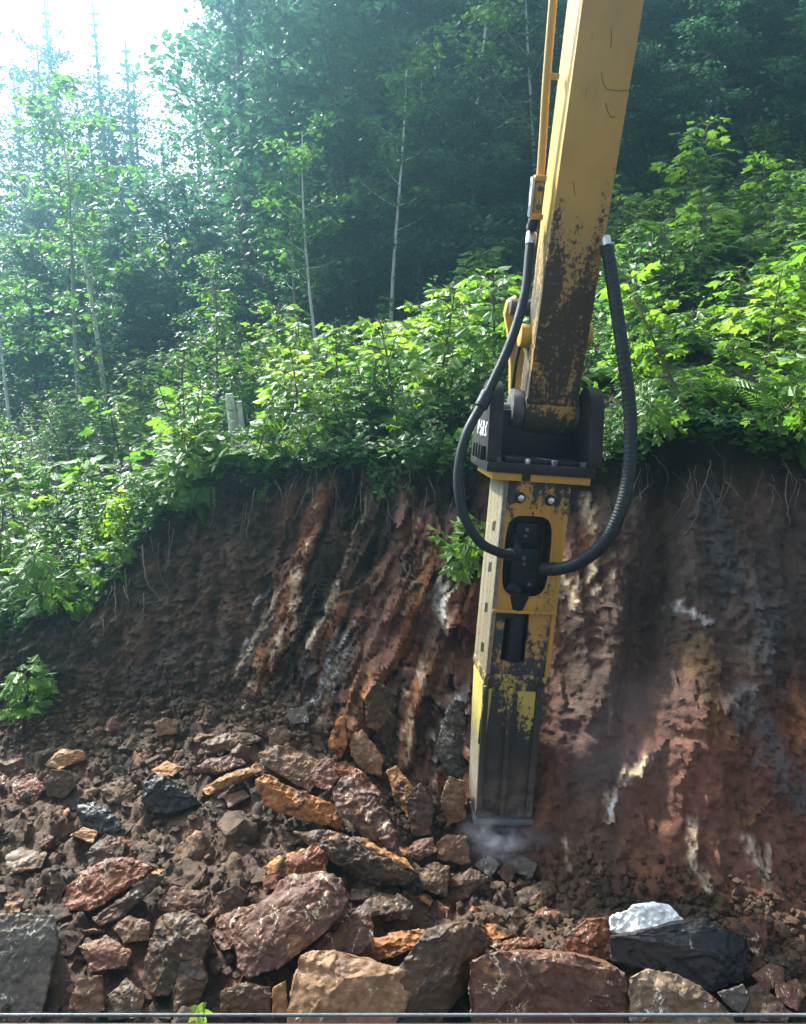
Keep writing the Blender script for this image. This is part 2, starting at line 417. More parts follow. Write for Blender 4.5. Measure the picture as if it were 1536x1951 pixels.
# --- rubble floor
tv = np.linspace(0, 1, 125)
back = np.array([-9.0, -3.0, 0.5, 2.0, 2.8])
rows = []
for yy in back: rows.append((XS, np.full(NX, yy), Zf - 0.0))
for t in tv: rows.append((XS, Yf + (Yb - Yf) * t, Zf + (Zb - Zf) * t))
GX, GY, GZ = [np.array([r[k] for r in rows]) for k in range(3)]
lump = np.abs(fbm(GX * 3.3, GY * 3.3, 1.7, 4)) * 0.11 + np.maximum(0, fbm(GX * 8, GY * 8, 4.0, 4)) * 0.07 + np.abs(fbm(GX * 19, GY * 19, 7.0, 3)) * 0.028
fadeg = np.concatenate([np.full(len(back), 0.4), np.ones(len(tv))])[:, None]
GZd = GZ - 0.05 + lump * fadeg
c0, c1, c2 = np.array((0.038, 0.023, 0.012)), np.array((0.080, 0.044, 0.023)), np.array((0.085, 0.042, 0.027))
m1 = sstep(-0.4, 0.5, fbm(GX * 1.2, GY * 1.2, 9.0, 4))[..., None]
m2 = sstep(0.15, 0.6, fbm(GX * 1.7, GY * 1.7, 19.0, 4))[..., None]
gcol = (c0 * (1 - m1) + c1 * m1) * (1 - m2) + c2 * m2
# --- cut bank
NB = 190
tb = np.linspace(0, 1, NB)
prof_z = np.interp(tb, [0, 1], [0, 1])
prof_y_soft = np.interp(tb, [0, 0.2, 0.5, 0.8, 0.93, 1.0], [0, 0.26, 0.56, 0.80, 0.92, 1.0])
prof_y_under = np.interp(tb, [0, 0.2, 0.5, 0.75, 0.88, 0.95, 1.0], [0, 0.24, 0.56, 0.80, 0.99, 0.99, 0.93])
BX = np.repeat(XS[None, :], NB, 0)
BZ = Zb[None, :] + (Zc - Zb)[None, :] * prof_z[:, None]
und = sstep(-1.6, -0.9, XS)[None, :]
py_ = prof_y_soft[:, None] * (1 - und) + prof_y_under[:, None] * und
BY = Yb[None, :] + (Yc - Yb)[None, :] * py_
PXb, PYb = proj_np(BX, BY, BZ)
T = np.repeat(tb[:, None], NX, 1)
# strata run steeply, leaning right as they rise
lean = BX - 0.36 * BZ + 0.10 * fbm(BX * 1.1, BZ * 1.1, 14.0, 2)
rockz = sstep(440, 560, PXb + (PYb - 1200) * 0.25) * sstep(0.0, 0.12, T) * (1 - sstep(0.80, 0.93, T + 0.05 * fbm(BX * 3, BZ * 3, 2.0, 3)))
strata = fbm(lean * 5.0, BZ * 0.8, 3.0, 4)
steps = np.abs(strata) ** 0.7 * np.sign(strata)
right = sstep(960, 1050, PXb)
disp = rockz * (1 - 0.75 * right) * (0.09 * steps + 0.03 * fbm(lean * 16, BZ * 4.2, 8.0, 3)) + (0.10 - 0.04 * right) * fbm(BX * 2.0, BZ * 2.0, BY, 3) + (1 - 0.45 * right) * 0.045 * fbm(BX * 7, BZ * 7, BY * 7, 4) + 0.02 * fbm(BX * 26, BZ * 26, BY * 20, 3)
disp = disp + (1 - rockz) * 0.05 * np.abs(fbm(BX * 11, BZ * 11, 5.0, 3))
# shattered plates: every cell of the rock stands in or out and tilts its own way
def cells(a, b, seed):
    ia, ib = np.floor(a).astype(np.int64), np.floor(b).astype(np.int64)
    best = np.full(a.shape, 1e9); h1 = np.zeros(a.shape); tx = np.zeros(a.shape); ty = np.zeros(a.shape); sec = np.full(a.shape, 1e9)
    for da in (-1, 0, 1):
        for db in (-1, 0, 1):
            ca_, cb_ = ia + da, ib + db
            h = _perm[_perm[(ca_ + seed) & 255] + (cb_ & 255)]
            ra, rb, rc = _perm[h + 11] / 255.0, _perm[h + 47] / 255.0, _perm[h + 91] / 255.0
            ua, ub = a - (ca_ + ra), b - (cb_ + rb)
            d = ua * ua + ub * ub
            n_ = d < best
            sec = np.where(n_, best, np.minimum(sec, d))
            h1 = np.where(n_, rc, h1); tx = np.where(n_, ua * (ra - .5) * 2, tx); ty = np.where(n_, ub * (rb - .5) * 2, ty)
            best = np.where(n_, d, best)
    return h1, tx + ty, np.sqrt(sec) - np.sqrt(best)
wl = lean + 0.05 * fbm(BX * 5, BZ * 5, 1.0, 3)
h_a, t_a, e_a = cells(wl * 4.5, BZ * 1.7 + 0.3 * fbm(BX * 3, BZ * 3, 6.0, 2), 3)
h_b, t_b, e_b = cells(wl * 11, BZ * 4.2 + 0.3 * fbm(BX * 6, BZ * 6, 9.0, 2), 17)
h_c, t_c, e_c = cells(BX * 13, BZ * 13, 29)
brkn = np.clip(rockz, 0, 1) * (1 - 0.93 * right)
disp = disp + brkn * (0.14 * (h_a - 0.5) + 0.11 * t_a + 0.075 * (h_b - 0.5) + 0.065 * t_b) + (1 - brkn) * (0.045 * (h_c - 0.5) + 0.04 * t_c) * (1 - 0.6 * right) * (0.4 + 0.6 * sstep(-.2, .3, fbm(BX * 2.5, BZ * 2.5, 4.0, 2)))
# a bulging rib right of the breaker, a recess behind it
rib = np.exp(-((PXb - 1140 - (1250 - PYb) * 0.13) / 60.0) ** 2) * sstep(0.12, 0.3, T) * (1 - sstep(0.75, 0.95, T))
gul = np.exp(-((PXb - 1235 - (1250 - PYb) * 0.10) / 42.0) ** 2) * sstep(0.25, 0.45, T)
gul2 = np.exp(-((PXb - 905) / 30.0) ** 2) * sstep(1060, 1180, PYb) * (1 - sstep(1270, 1340, PYb))
groove = (1 - sstep(0.0, 0.10, e_a)) * 0.05 + (1 - sstep(0.0, 0.09, e_b)) * 0.03
disp = disp - brkn * groove * sstep(-0.3, 0.2, fbm(BX * 3, BZ * 3, 21.0, 2))
disp = disp + right * 0.10 * fbm(lean * 1.9, BZ * 0.35, 81.0, 3) + right * 0.025 * np.abs(fbm(BX * 4.5, BZ * 4.5, 61.0, 4)) + 0.06 * rib - 0.26 * gul - 0.2 * gul2
seam = sstep(-0.01, 0.02, T) * sstep(-0.01, 0.04, 1 - T)
disp = disp * (0.15 + 0.85 * seam)
BYd = BY - disp * 0.93
BZd = BZ + disp * 0.3 * seam
# colour of the earth and rock
def mixc(a, b, m): return a * (1 - m[..., None]) + np.asarray(b) * m[..., None]
soil, brown, dark = np.array((0.052, 0.034, 0.022)), np.array((0.100, 0.057, 0.033)), np.array((0.014, 0.012, 0.010))
redb, orange, cream, white, greyb = np.array((0.19, 0.088, 0.058)), np.array((0.32, 0.135, 0.048)), np.array((0.60, 0.48, 0.33)), np.array((0.72, 0.71, 0.72)), np.array((0.085, 0.085, 0.088))
n_big = fbm(BX * 1.6, BZ * 1.6, 31.0, 4)
bcol = mixc(np.broadcast_to(soil, BX.shape + (3,)), brown, sstep(-0.3, 0.5, n_big))
bcol = mixc(bcol, redb, rockz * sstep(-0.5, 0.35, fbm(lean * 3.2, BZ * 0.6, 12.0, 4)) * 0.9)
bcol = mixc(bcol, orange, rockz * (1 - 0.5 * right) * sstep(0.18, 0.5, fbm(lean * 4.2, BZ * 0.7, 43.0, 4)) * 0.8)
bcol = mixc(bcol, dark * 1.5, rockz * sstep(0.25, 0.5, fbm(lean * 6.0, BZ * 1.0, 71.0, 4)) * 0.8)
bcol = mixc(bcol, cream, rockz * (1 - 0.75 * right) * sstep(0.52, 0.66, fbm(lean * 11.0, BZ * 1.3, 90.0, 5)) * 0.75)
# lower right: reddish brown shattered rock
bcol = mixc(bcol, np.array((0.165, 0.066, 0.038)), right * sstep(1120, 1380, PYb) * 0.9)
bcol = mixc(bcol, np.array((0.058, 0.044, 0.036)), sstep(1060, 1200, PXb) * (1 - sstep(1180, 1420, PYb + 60 * n_big)) * 0.75)
bcol = mixc(bcol, np.array((0.085, 0.052, 0.037)), sstep(1040, 1090, PXb) * (1 - sstep(1160, 1220, PXb)) * sstep(1050, 1150, PYb) * 0.8)
# black topsoil under the turf
bcol = mixc(bcol, dark, sstep(0.74, 0.92, T + 0.10 * fbm(BX * 2.2, BZ * 2.2, 55.0, 3)) * sstep(300, 420, PXb))
bcol = mixc(bcol, dark * 1.3, sstep(0.70, 0.85, T + 0.06 * fbm(BX * 2.2, BZ * 2.2, 55.0, 3)) * (1 - sstep(300, 420, PXb)) * 0.8)
def streak(pts, w, col, a=1.0, seed=0.0, rough=0.9):
    """a colour band on the bank; serves rock veins and painted window reflections"""
    global bcol
    P = np.array(pts, float)
    d = np.full(BX.shape, 1e9)
    wx = PXb + 14 * fbm(BX * 6, BZ * 6, seed, 3)
    wy = PYb
    for p, q in zip(P[:-1], P[1:]):
        e = q - p; l2 = (e ** 2).sum()
        t = np.clip(((wx - p[0]) * e[0] + (wy - p[1]) * e[1]) / l2, 0, 1)
        d = np.minimum(d, np.hypot(wx - p[0] - t * e[0], wy - p[1] - t * e[1]))
    brk = fbm(lean * 22, BZ * 5, seed + 5, 4)
    m = (1 - sstep(0.30, 0.95, d / w + rough * brk)) * a * (0.25 + 0.75 * sstep(-0.35, 0.05, fbm(lean * 45, BZ * 11, seed + 9, 3))) * (0.35 + 0.65 * sstep(0.22, 0.34, (h_b * 0.6 + h_a * 0.4 + 0.25 * right)))
    bcol = mixc(bcol, col, np.clip(m, 0, 1))
    return m
veins_reflections = 0.0
_rv = random.Random(77)
for k in range(16):                          # hair veins that follow the strata
    x0_ = _rv.uniform(500, 880); y0_ = _rv.uniform(1000, 1250); l_ = _rv.uniform(70, 230)
    cc = _rv.choice([cream, cream, orange, white * 0.8])
    veins_reflections = veins_reflections + streak([(x0_, y0_), (x0_ - 0.22 * l_, y0_ + 0.5 * l_), (x0_ - 0.40 * l_, y0_ + l_)], _rv.uniform(3.5, 8), cc, 0.9, 50 + 2.1 * k)
for k, (pts, w, col, a) in enumerate([
    ([(585,1040),(560,1110),(545,1190),(515,1250),(480,1310)], 22, orange, 0.9), ([(588,1040),(563,1110),(548,1190),(520,1250)], 9, cream, 0.9),
    ([(685,985),(660,1060),(640,1130),(612,1190),(590,1230)], 8, cream, 0.95), ([(665,1100),(640,1180),(600,1260),(570,1330)], 20, orange, 0.5),
    ([(655,1220),(630,1280),(600,1340)], 20, white, 0.95), ([(600,1250),(585,1310),(575,1360)], 14, greyb, 0.9), ([(700,1290),(683,1370),(640,1440)], 28, orange, 0.95),
    ([(760,1130),(740,1230),(720,1330)], 34, redb * 1.1, 0.8), ([(850,1105),(832,1180),(808,1250),(800,1330),(818,1410)], 16, cream, 0.95),
    ([(848,1120),(835,1170)], 20, white, 0.7), ([(875,1320),(868,1380),(850,1440)], 26, greyb, 0.95), ([(882,1330),(872,1380),(885,1400)], 6, white, 0.9), ([(850,1380),(838,1450)], 7, white, 0.9),
    ([(780,1320),(770,1400)], 10, cream, 0.6), ([(845,1490),(850,1560)], 24, orange, 0.95), ([(830,1470),(822,1540)], 8, white, 0.8),
    ([(1222,1438),(1190,1480),(1165,1520),(1158,1560)], 14, cream, 0.95), ([(1180,1490),(1160,1540)], 10, white, 0.8),
    ([(1322,1565),(1328,1640),(1345,1710)], 15, cream, 0.95), ([(1480,1525),(1435,1570)], 12, orange, 0.8), ([(1432,1600),(1450,1650),(1470,1700)], 14, cream, 0.85), ([(1470,1620),(1460,1690)], 9, cream, 0.8),
    ([(1070,1600),(1078,1650)], 6, cream, 0.9), ([(1130,1650),(1120,1710)], 16, np.array((0.33, 0.22, 0.13)), 0.9), ([(1115,1600),(1095,1720)], 30, np.array((0.20, 0.12, 0.075)), 0.8),
    ([(1130,1060),(1090,1150)], 14, cream, 0.9), ([(1170,1095),(1125,1130)], 10, cream, 0.85), ([(1115,950),(1120,1010)], 12, cream, 0.8), ([(1065,1040),(1075,1110)], 10, cream, 0.8),
    ([(1330,1240),(1345,1320),(1370,1400)], 34, np.array((0.21, 0.11, 0.03)), 0.6), ([(1520,1330),(1536,1420)], 30, orange, 0.8), ([(1290,1150),(1345,1185)], 10, white, 0.6), 
    ([(1330,950),(1400,1100),(1480,1290)], 44, np.array((0.055, 0.060, 0.070)), 0.7), ([(1400,1330),(1470,1430),(1530,1500)], 50, np.array((0.105, 0.10, 0.10)), 0.85)]):  # these two grey bands are cab-window reflections painted onto the bank
    veins_reflections = veins_reflections + streak(pts, w, col, a, 3.3 * k)
BYd = BYd - 0.035 * np.clip(veins_reflections, 0, 1.2) * seam
bcol = bcol * (1 + brkn * (0.7 * (h_a - 0.5) + 0.6 * (h_b - 0.5)))[..., None]
bcol = bcol * (0.9 + 0.35 * fbm(lean * 9, BZ * 4, 77.0, 4) * (1 - 0.4 * right))[..., None].clip(0.35, 1.5)
# --- hillside
s = np.linspace(0, 1, 60) ** 1.3
rowsH = []
for t in s: rowsH.append((Yc + (Ym - Yc) * t, Zc + (Zm - Zc) * t))
for t in np.linspace(0, 1, 36)[1:]: rowsH.append((Ym + (Ye - Ym) * t, Zm + (Ze - Zm) * t))
for t in np.linspace(0, 1, 20)[1:] ** 1.5: rowsH.append((Ye + (Yz - Ye) * t, Ze + (Zz - Ze) * t))
HY, HZ = np.array([r[0] for r in rowsH]), np.array([r[1] for r in rowsH])
HX = np.repeat(XS[None, :], len(HY), 0)
q = np.arange(len(HY))[:, None]
HZd = HZ + wobble(HX, HY, 0, 0.12) * sstep(0, 5, q)
hcol = mixc(np.broadcast_to(np.array((0.022, 0.018, 0.013)), HX.shape + (3,)), np.array((0.035, 0.045, 0.018)), sstep(-0.2, 0.4, fbm(HX * 2, HY * 2, 3.0, 3)))
# weld the seams
GX[-1], GY[-1], GZd[-1] = BX[0], BYd[0], BZd[0]
HX[0], HY[0], HZd[0] = BX[-1], BYd[-1], BZd[-1]
HYd = HY
grid_mesh('ground', GX, GY, GZd, M['soil'], gcol, 'structure')
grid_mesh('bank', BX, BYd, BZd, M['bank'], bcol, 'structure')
grid_mesh('hillside', HX, HYd, HZd, M['soil'], hcol, 'structure')
def colj(x): return int(np.clip(np.searchsorted(XS, x), 1, NX - 2))
def ground_z(x, y):
    j = colj(x); return float(np.interp(y, GY[:, j], GZd[:, j]))
def hill_z(x, y):
    j = colj(x); return float(np.interp(y, HY[:, j], HZd[:, j]))
def crest_y(x): return float(Yc[colj(x)])
def bank_hit(px, py):
    """where the ray through a picture point meets the bank"""
    d2 = (PXb0 - px) ** 2 + (PYb0 - py) ** 2
    i, j = np.unravel_index(np.argmin(d2), d2.shape)
    return Vector((BX[i, j], BYd[i, j], BZd[i, j]))
PXb0, PYb0 = proj_np(BX, BYd, BZd)
PXg0, PYg0 = proj_np(GX, GY, GZd)
def floor_hit(px, py):
    d2 = (PXg0 - px) ** 2 + (PYg0 - py) ** 2 + np.where(GY < 2.9, 1e9, 0)
    i, j = np.unravel_index(np.argmin(d2), d2.shape)
    d2b = (PXb0 - px) ** 2 + (PYb0 - py) ** 2
    ib, jb = np.unravel_index(np.argmin(d2b), d2b.shape)
    if d2b[ib, jb] < d2[i, j]: return Vector((BX[ib, jb], BYd[ib, jb], BZd[ib, jb]))
    return Vector((GX[i, j], GY[i, j], GZd[i, j]))

# ------------------------------------------------------------------ the excavator's arm
def frame(A, B, yaw):
    """matrix: z from A to B, x to the right, y away from the eye"""
    z = (B - A).normalized()
    x0 = Vector((math.cos(yaw), -math.sin(yaw), 0))
    y = z.cross(x0).normalized(); x = y.cross(z)
    m = Matrix((x, y, z)).transposed().to_4x4(); m.translation = A
    return m
class Axis:
    """converts picture points on the front face of a part into its own (x, z)"""
    def __init__(self, a, da, b, db, yaw):
        self.A, self.B = PD(*a, da), PD(*b, db)
        self.m = frame(self.A, self.B, yaw); self.inv = self.m.inverted()
    def xz(self, px, py, y=0.0):             # the ray through the picture point meets the plane local y
        o = self.inv @ EYE; d = self.inv.to_3x3() @ ray(px, py)
        p = o + d * ((y - o.y) / d.y)
        return p.x, p.z
    def p(self, px, py, y=0.0):
        x, z = self.xz(px, py, y); return Vector((x, y, z))
AR = Axis((1051, 775), 4.92, (1169, 0), 4.12, R(-1.5))
arm = tag(empty('excavator_arm', AR.m), 'worn yellow excavator arm coming down from above with scuffed black lower end', 'excavator arm')
LT = (AR.B - AR.A).length
M['arm_paint'] = paint_mat('arm_paint', LT * 0.22, LT * 0.66, base=(0.47, 0.30, 0.07), amt=0.05, gmax=0.17)
wb = [AR.xz(1003, 775)[0], AR.xz(1100, 775)[0]]
wt = [AR.xz(1110, 0)[0], AR.xz(1228, 0)[0]]
ZT = LT * 1.5
ex = lambda a, b: a + (b - a) * 1.5
m = MB()
d0, d1 = 0.27, 0.47
zb = 0.0
m.hexa([(wb[0], 0, zb), (wb[1], 0, zb), (wb[1], d0, zb), (wb[0], d0, zb), (ex(wb[0], wt[0]), 0, ZT), (ex(wb[1], wt[1]), 0, ZT), (ex(wb[1], wt[1]), d1, ZT), (ex(wb[0], wt[0]), d1, ZT)])
m.build('arm_beam', M['arm_paint'], arm, bevel=0.007)
# weld seam ridges along both front edges and the worn pale strip near the top
m = MB()
m.box(wb[0] - 0.006, wb[1] + 0.006, -0.006, 0.03, 0.02, 0.045)
m.build('end_band', M['arm_paint'], arm, bevel=0.004)
# gouges and scrapes across the front of the arm
M['scuff'] = steel_mat('scuffed_steel', (0.09, 0.06, 0.03), (0.26, 0.17, 0.06), 0.7, 0.0, 30.0)
for pts_, w_ in (([(1164,55),(1166,75),(1163,92)], .006), ([(1146,138),(1149,158),(1157,170),(1180,173),(1199,171)], .005), ([(1154,195),(1158,212),(1164,223),(1172,222)], .006), ([(1092,345),(1096,372)], .005)):
    m = MB(); q_ = [AR.p(a_, b_) for a_, b_ in pts_]
    for u_, v_ in zip(q_[:-1], q_[1:]):
        d_ = (v_ - u_).normalized(); n_ = Vector((d_.z, 0, -d_.x)) * w_ * 0.62; o_ = Vector((0, -0.0025, 0)); e_ = Vector((0, 0.002, 0))
        m.add([u_ - n_ + e_, u_ + n_ + e_, v_ + n_ * .8 + e_, v_ - n_ * .8 + e_, u_ - n_ * .5 + o_, u_ + n_ * .5 + o_, v_ + n_ * .4 + o_, v_ - n_ * .4 + o_], [(3,2,1,0), (4,5,6,7), (0,1,5,4), (1,2,6,5), (2,3,7,6), (3,0,4,7)])
    m.build('scuff_mark', M['scuff'], arm)
# boss at the arm tip that takes the pin
M['boss_paint'] = paint_mat('boss_paint', -0.35, 0.12, base=(0.48, 0.29, 0.055), amt=0.19)
m = MB()
zc, yc, rc = -0.075, 0.15, 0.15
prof = [(yc + rc * math.cos(a), zc + rc * math.sin(a)) for a in np.linspace(math.pi, 2 * math.pi, 15)] + [(yc + rc, 0.012), (yc - rc, 0.012)]
m.prism_x(prof, wb[0] + 0.004, wb[1] - 0.004)
m.build('tip_boss', M['boss_paint'], arm, bevel=0.006)
for x0, x1 in ((wb[0] - 0.075, wb[0] + 0.002), (wb[1] - 0.002, wb[1] + 0.065)):
    m = MB(); m.tube([(x0, yc, zc), (x1, yc, zc)], 0.135, 28)
    m.build('bushing', M['steel_grey'], arm, bevel=0.012)
m = MB(); m.tube([(wb[0] - 0.21, yc, zc), (wb[1] + 0.17, yc, zc)], 0.042, 20)
m.build('pin', M['steel_grey'], arm, bevel=0.006)
# left side: hydraulic pipe, clamp block, fitting
def armp(px, py, y): return AR.p(px, py, y)
pipe = spline([armp(1066, -120, 0.20), armp(1054, 0, 0.20), armp(1041, 160, 0.20), armp(1035, 260, 0.19), armp(1029, 345, 0.17)], 8)
m = MB(); m.tube(pipe, 0.023, 14); m.build('hydraulic_pipe', M['rod_paint'], arm)
for py in (-60, 145):
    c = armp(1048 if py > 0 else 1062, py, 0.2)
    m = MB(); m.box(c.x - 0.018, c.x + 0.05, c.y - 0.02, c.y + 0.02, c.z - 0.015, c.z + 0.015)
    m.build('pipe_clip', M['rod_paint'], arm, bevel=0.004)
a, b = armp(1028, 338, 0.15), armp(1021, 414, 0.15)
def bar_between(mb, p, q, wx, wy):
    z = (q - p).normalized(); x = Vector((1, 0, 0)); y = z.cross(x).normalized(); x = y.cross(z)
    vs = []
    for c in (p, q):
        for sx, sy in ((-1,-1),(1,-1),(1,1),(-1,1)): vs.append(c + x * sx * wx + y * sy * wy)
    mb.hexa(vs)
m = MB(); bar_between(m, a, b, 0.022, 0.03)
blk = m.build('clamp_block', M['rod_paint'], arm, bevel=0.006)
for t in (0.02, 0.98):
    c = a.lerp(b, t); m = MB(); m.box(c.x - 0.032, c.x + 0.034, c.y - 0.05, c.y + 0.02, c.z - 0.016, c.z + 0.016)
    m.build('clamp_jaw', M['rod_paint'], blk, bevel=0.006)
c = a.lerp(b, 0.5)
m = MB(); bar_between(m, a + Vector((-0.038, -0.005, 0)), b + Vector((-0.038, -0.005, 0)), 0.007, 0.035)
m.build('steel_strap', M['bright_metal'], blk, bevel=0.003)
for t in (0.27, 0.73):
    c = a.lerp(b, t); m = MB(); m.tube([c + Vector((0.004, -0.052, 0)), c + Vector((0.004, 0.0, 0))], 0.017, 6)
    m.build('bolt', M['steel_grey'], blk, bevel=0.003)
c2, c3 = armp(1019, 416, 0.15), armp(1013, 440, 0.15)
m = MB(); m.tube([c2, c2.lerp(c3, 0.5), c3], [0.034, 0.034, 0.026], 14); m.build('hose_coupling', M['steel_black'], arm, bevel=0.004)
# bucket linkage folded behind the arm on its left side
M['link_paint'] = paint_mat('link_paint', -1.5, 0.25, base=(0.56, 0.35, 0.07), amt=-0.04)
m = MB()
pts = [armp(968, 575, 0.40), armp(985, 565, 0.40), armp(997, 590, 0.40), armp(993, 640, 0.40), armp(1004, 700, 0.40), armp(1006, 770, 0.40), armp(972, 770, 0.40), armp(973, 700, 0.40), armp(969, 640, 0.40), armp(962, 600, 0.40)]
m.prism_x([(0, 0)], 0, 0) if False else None
n = len(pts)
vs = [p for p in pts] + [p + Vector((0, 0.09, 0)) for p in pts]
m.add(vs, [tuple(range(n))[::-1], tuple(range(n, 2 * n))] + [(i, (i + 1) % n, n + (i + 1) % n, n + i) for i in range(n)])
m.build('link_bar', M['link_paint'], arm, bevel=0.008)
m = MB(); p = armp(982, 585, 0.36); m.tube([p + Vector((-0.035, 0, 0)), p + Vector((0.10, 0, 0))], 0.05, 18); m.build('link_pin', M['steel_grey'], arm, bevel=0.006)
p = armp(1000, 640, 0.22)
m = MB(); m.tube([p + Vector((-0.035, 0, 0)), p + Vector((0.03, 0, 0))], 0.075, 20); m.build('link_boss', M['link_paint'], arm, bevel=0.01)
p = armp(1126, 640, 0.2)
m = MB(); m.tube([p + Vector((-0.06, 0, 0)), p + Vector((0.0, 0, 0))], 0.07, 20); m.build('link_boss', M['link_paint'], arm, bevel=0.01)
m = MB(); m.tube(spline([armp(990, 660, 0.16), armp(982, 700, 0.17), armp(975, 760, 0.2)], 5), 0.012, 8); m.build('grease_line', M['steel_black'], arm)

# ------------------------------------------------------------------ the hydraulic breaker
BR = Axis((960.5, 1560), 5.12, (1026, 918), 4.78, R(-5))
brk = tag(empty('hydraulic_breaker', BR.m), 'yellow and black hydraulic rock breaker with scraped paint, its tip in the rubble', 'rock breaker')
LB = (BR.B - BR.A).length
M['brk_paint'] = paint_mat('breaker_paint', LB * 0.18, LB * 0.62, base=(0.46, 0.25, 0.035), dirt=(0.018, 0.018, 0.018), amt=0.085, top=(LB * 0.86, LB * 1.0), streak=(1.6, 1.6, 0.30), dust=(0.0, LB * 0.32))
M['brk_low'] = paint_mat('breaker_low_paint', LB * 0.12, LB * 0.55, base=(0.40, 0.30, 0.055), dirt=(0.018, 0.016, 0.014), amt=0.24, streak=(2.6, 2.6, 0.12), dust=(-0.02, LB * 0.24))
M['brk_side'] = paint_mat('breaker_side_paint', LB * 0.05, LB * 0.5, base=(0.25, 0.205, 0.12), dirt=(0.075, 0.07, 0.06), amt=0.22, streak=(6, 6, 0.09), dust=(-0.02, LB * 0.2))
def zr(py, px=None): return BR.xz(px if px else 960 + (1560 - py) * 0.102, py)[1]
def bx(px, py): return BR.xz(px, py)[0]
zA, zM, zU, zL, zT = 0.0, zr(1285), zr(1290), zr(1165), LB
uL, uR = bx(948, 1000), bx(1086, 1000)           # upper box front, left and right
uL2, uR2 = bx(925, 1285), bx(1047, 1285)
uLt, uRt = bx(960, 920), bx(1090, 920)
DU, DL = 0.40, 0.33                              # depths of the upper and lower housing
# upper housing: two side walls, back wall, front plate with the rounded opening
def edge(t, a, b): return a + (b - a) * t
def xl(z): return np.interp(z, [0, zM, zT], [bx(909, 1556), uL2, uLt])
def xr(z): return np.interp(z, [0, zM, zT], [bx(1012, 1556), uR2, uRt])
TH = 0.028
for nm, f0, sgn in (('side_wall', xl, 1), ('side_wall', xr, -1)):
    m = MB()
    a0, a1 = f0(zU), f0(zT)
    m.hexa([(a0, -0.004, zU), (a0 + sgn * TH, -0.004, zU), (a0 + sgn * TH, DU, zU), (a0, DU, zU), (a1, -0.004, zT), (a1 + sgn * TH, -0.004, zT), (a1 + sgn * TH, DU, zT), (a1, DU, zT)])
    w = m.build(nm, M['brk_side'] if sgn > 0 else M['brk_paint'], brk, bevel=0.006)
    if sgn > 0:
        for k in range(4):                       # vent slots cut along the side, each group of three dark slits
            zc_ = zT - 0.30 - 0.26 * k
            xw = f0(zc_)
            mm = MB()
            for q_ in range(3): mm.box(xw - 0.003, xw + 0.004, 0.12 + 0.032 * q_, 0.128 + 0.032 * q_, zc_ - 0.03 - 0.008 * q_, zc_ + 0.03 - 0.008 * q_)
            mm.build('vent_slot', M['dark_gap'], w)
m = MB(); m.hexa([(xl(zU) + TH, DU - 0.03, zU), (xr(zU) - TH, DU - 0.03, zU), (xr(zU) - TH, DU, zU), (xl(zU) + TH, DU, zU), (xl(zT) + TH, DU - 0.03, zT), (xr(zT) - TH, DU - 0.03, zT), (xr(zT) - TH, DU, zT), (xl(zT) + TH, DU, zT)])
m.build('back_wall', M['brk_paint'], brk)
# front plate: outer trapezium and opening both sampled by angle
hx0, hx1 = bx(958, 1060), bx(1050, 1060)
hz0, hz1 = zr(1138), zr(982)
cx, cz = (hx0 + hx1) / 2, (hz0 + hz1) / 2
NN = 72
inner, outer = [], []
skew = (bx(1007, 990) - bx(1000, 1130)) / (hz1 - hz0)
for k in range(NN):
    a_ = 2 * math.pi * k / NN
    c_, s_ = math.cos(a_), math.sin(a_)
    hw, hh = (hx1 - hx0) / 2, (hz1 - hz0) / 2
    e_ = 4.2
    rr = (abs(c_ / hw) ** e_ + abs(s_ / hh) ** e_) ** (-1 / e_)
    ix, iz = rr * c_, rr * s_
    inner.append((cx + ix, cz + iz))
    dirx, dirz = ix, iz
    zlo, zhi = zL, zT
    best = 1e9
    if dirz > 1e-9: best = min(best, (zhi - cz) / dirz)
    if dirz < -1e-9: best = min(best, (zlo - cz) / dirz)
    for _ in range(1):
        for sx, ff in ((1, xr), (-1, xl)):
            if dirx * sx > 1e-9:
                t_ = best
                for _i in range(25):
                    tt = (ff(np.clip(cz + dirz * min(t_, 60), zlo, zhi)) - sx * 0.020 - cx) / dirx
                    t_ = tt
                best = min(best, t_)
    outer.append((cx + dirx * best, cz + dirz * best))
m = MB(); m.ring(outer, inner, 0.0, 0.026)
m.build('front_plate', M['brk_paint'], brk, bevel=0.004)
# raised rounded lip of the opening
m = MB(); m.tube([(x, 0.0, z) for x, z in inner] + [(inner[0][0], 0.0, inner[0][1])], 0.007, 6, cap=False)
m.build('opening_lip', M['brk_paint'], brk)
# dark hammer body inside with its valve block and oil ports
M['body_black'] = M['dark_gap']
m = MB()
m.box(cx - 0.11, cx + 0.11, 0.10, 0.32, zr(1280), zT - 0.02)
m.box(cx - 0.085, cx + 0.09, 0.045, 0.12, zr(1125), zr(1048))
m.box(cx - 0.07, cx + 0.07, 0.055, 0.12, zr(1040), zr(1000))
m.build('hammer_body', M['dark_gap'], brk, bevel=0.014)
m = MB(); m.tube([(cx - 0.075, 0.09, zr(1128)), (cx - 0.03, 0.06, zr(1138)), (cx - 0.01, 0.05, zr(1150))], [0.08, 0.06, 0.035], 16)
m.tube([(cx - 0.02, 0.03, zr(1130)), (cx - 0.025, 0.015, zr(1172))], [0.075, 0.028], 16)
m.build('hammer_neck', M['dark_gap'], brk, bevel=0.004)
for px, py, r_ in ((1007, 1012, 0.014), (1004, 1024, 0.012), (1001, 1066, 0.016), (1002, 1078, 0.012), (1011, 1117, 0.012)):
    x_, z_ = BR.xz(px, py); m = MB(); m.tube([(x_, 0.035, z_), (x_, 0.07, z_)], r_, 6); m.build('bolt', M['steel_grey'], brk, bevel=0.002)
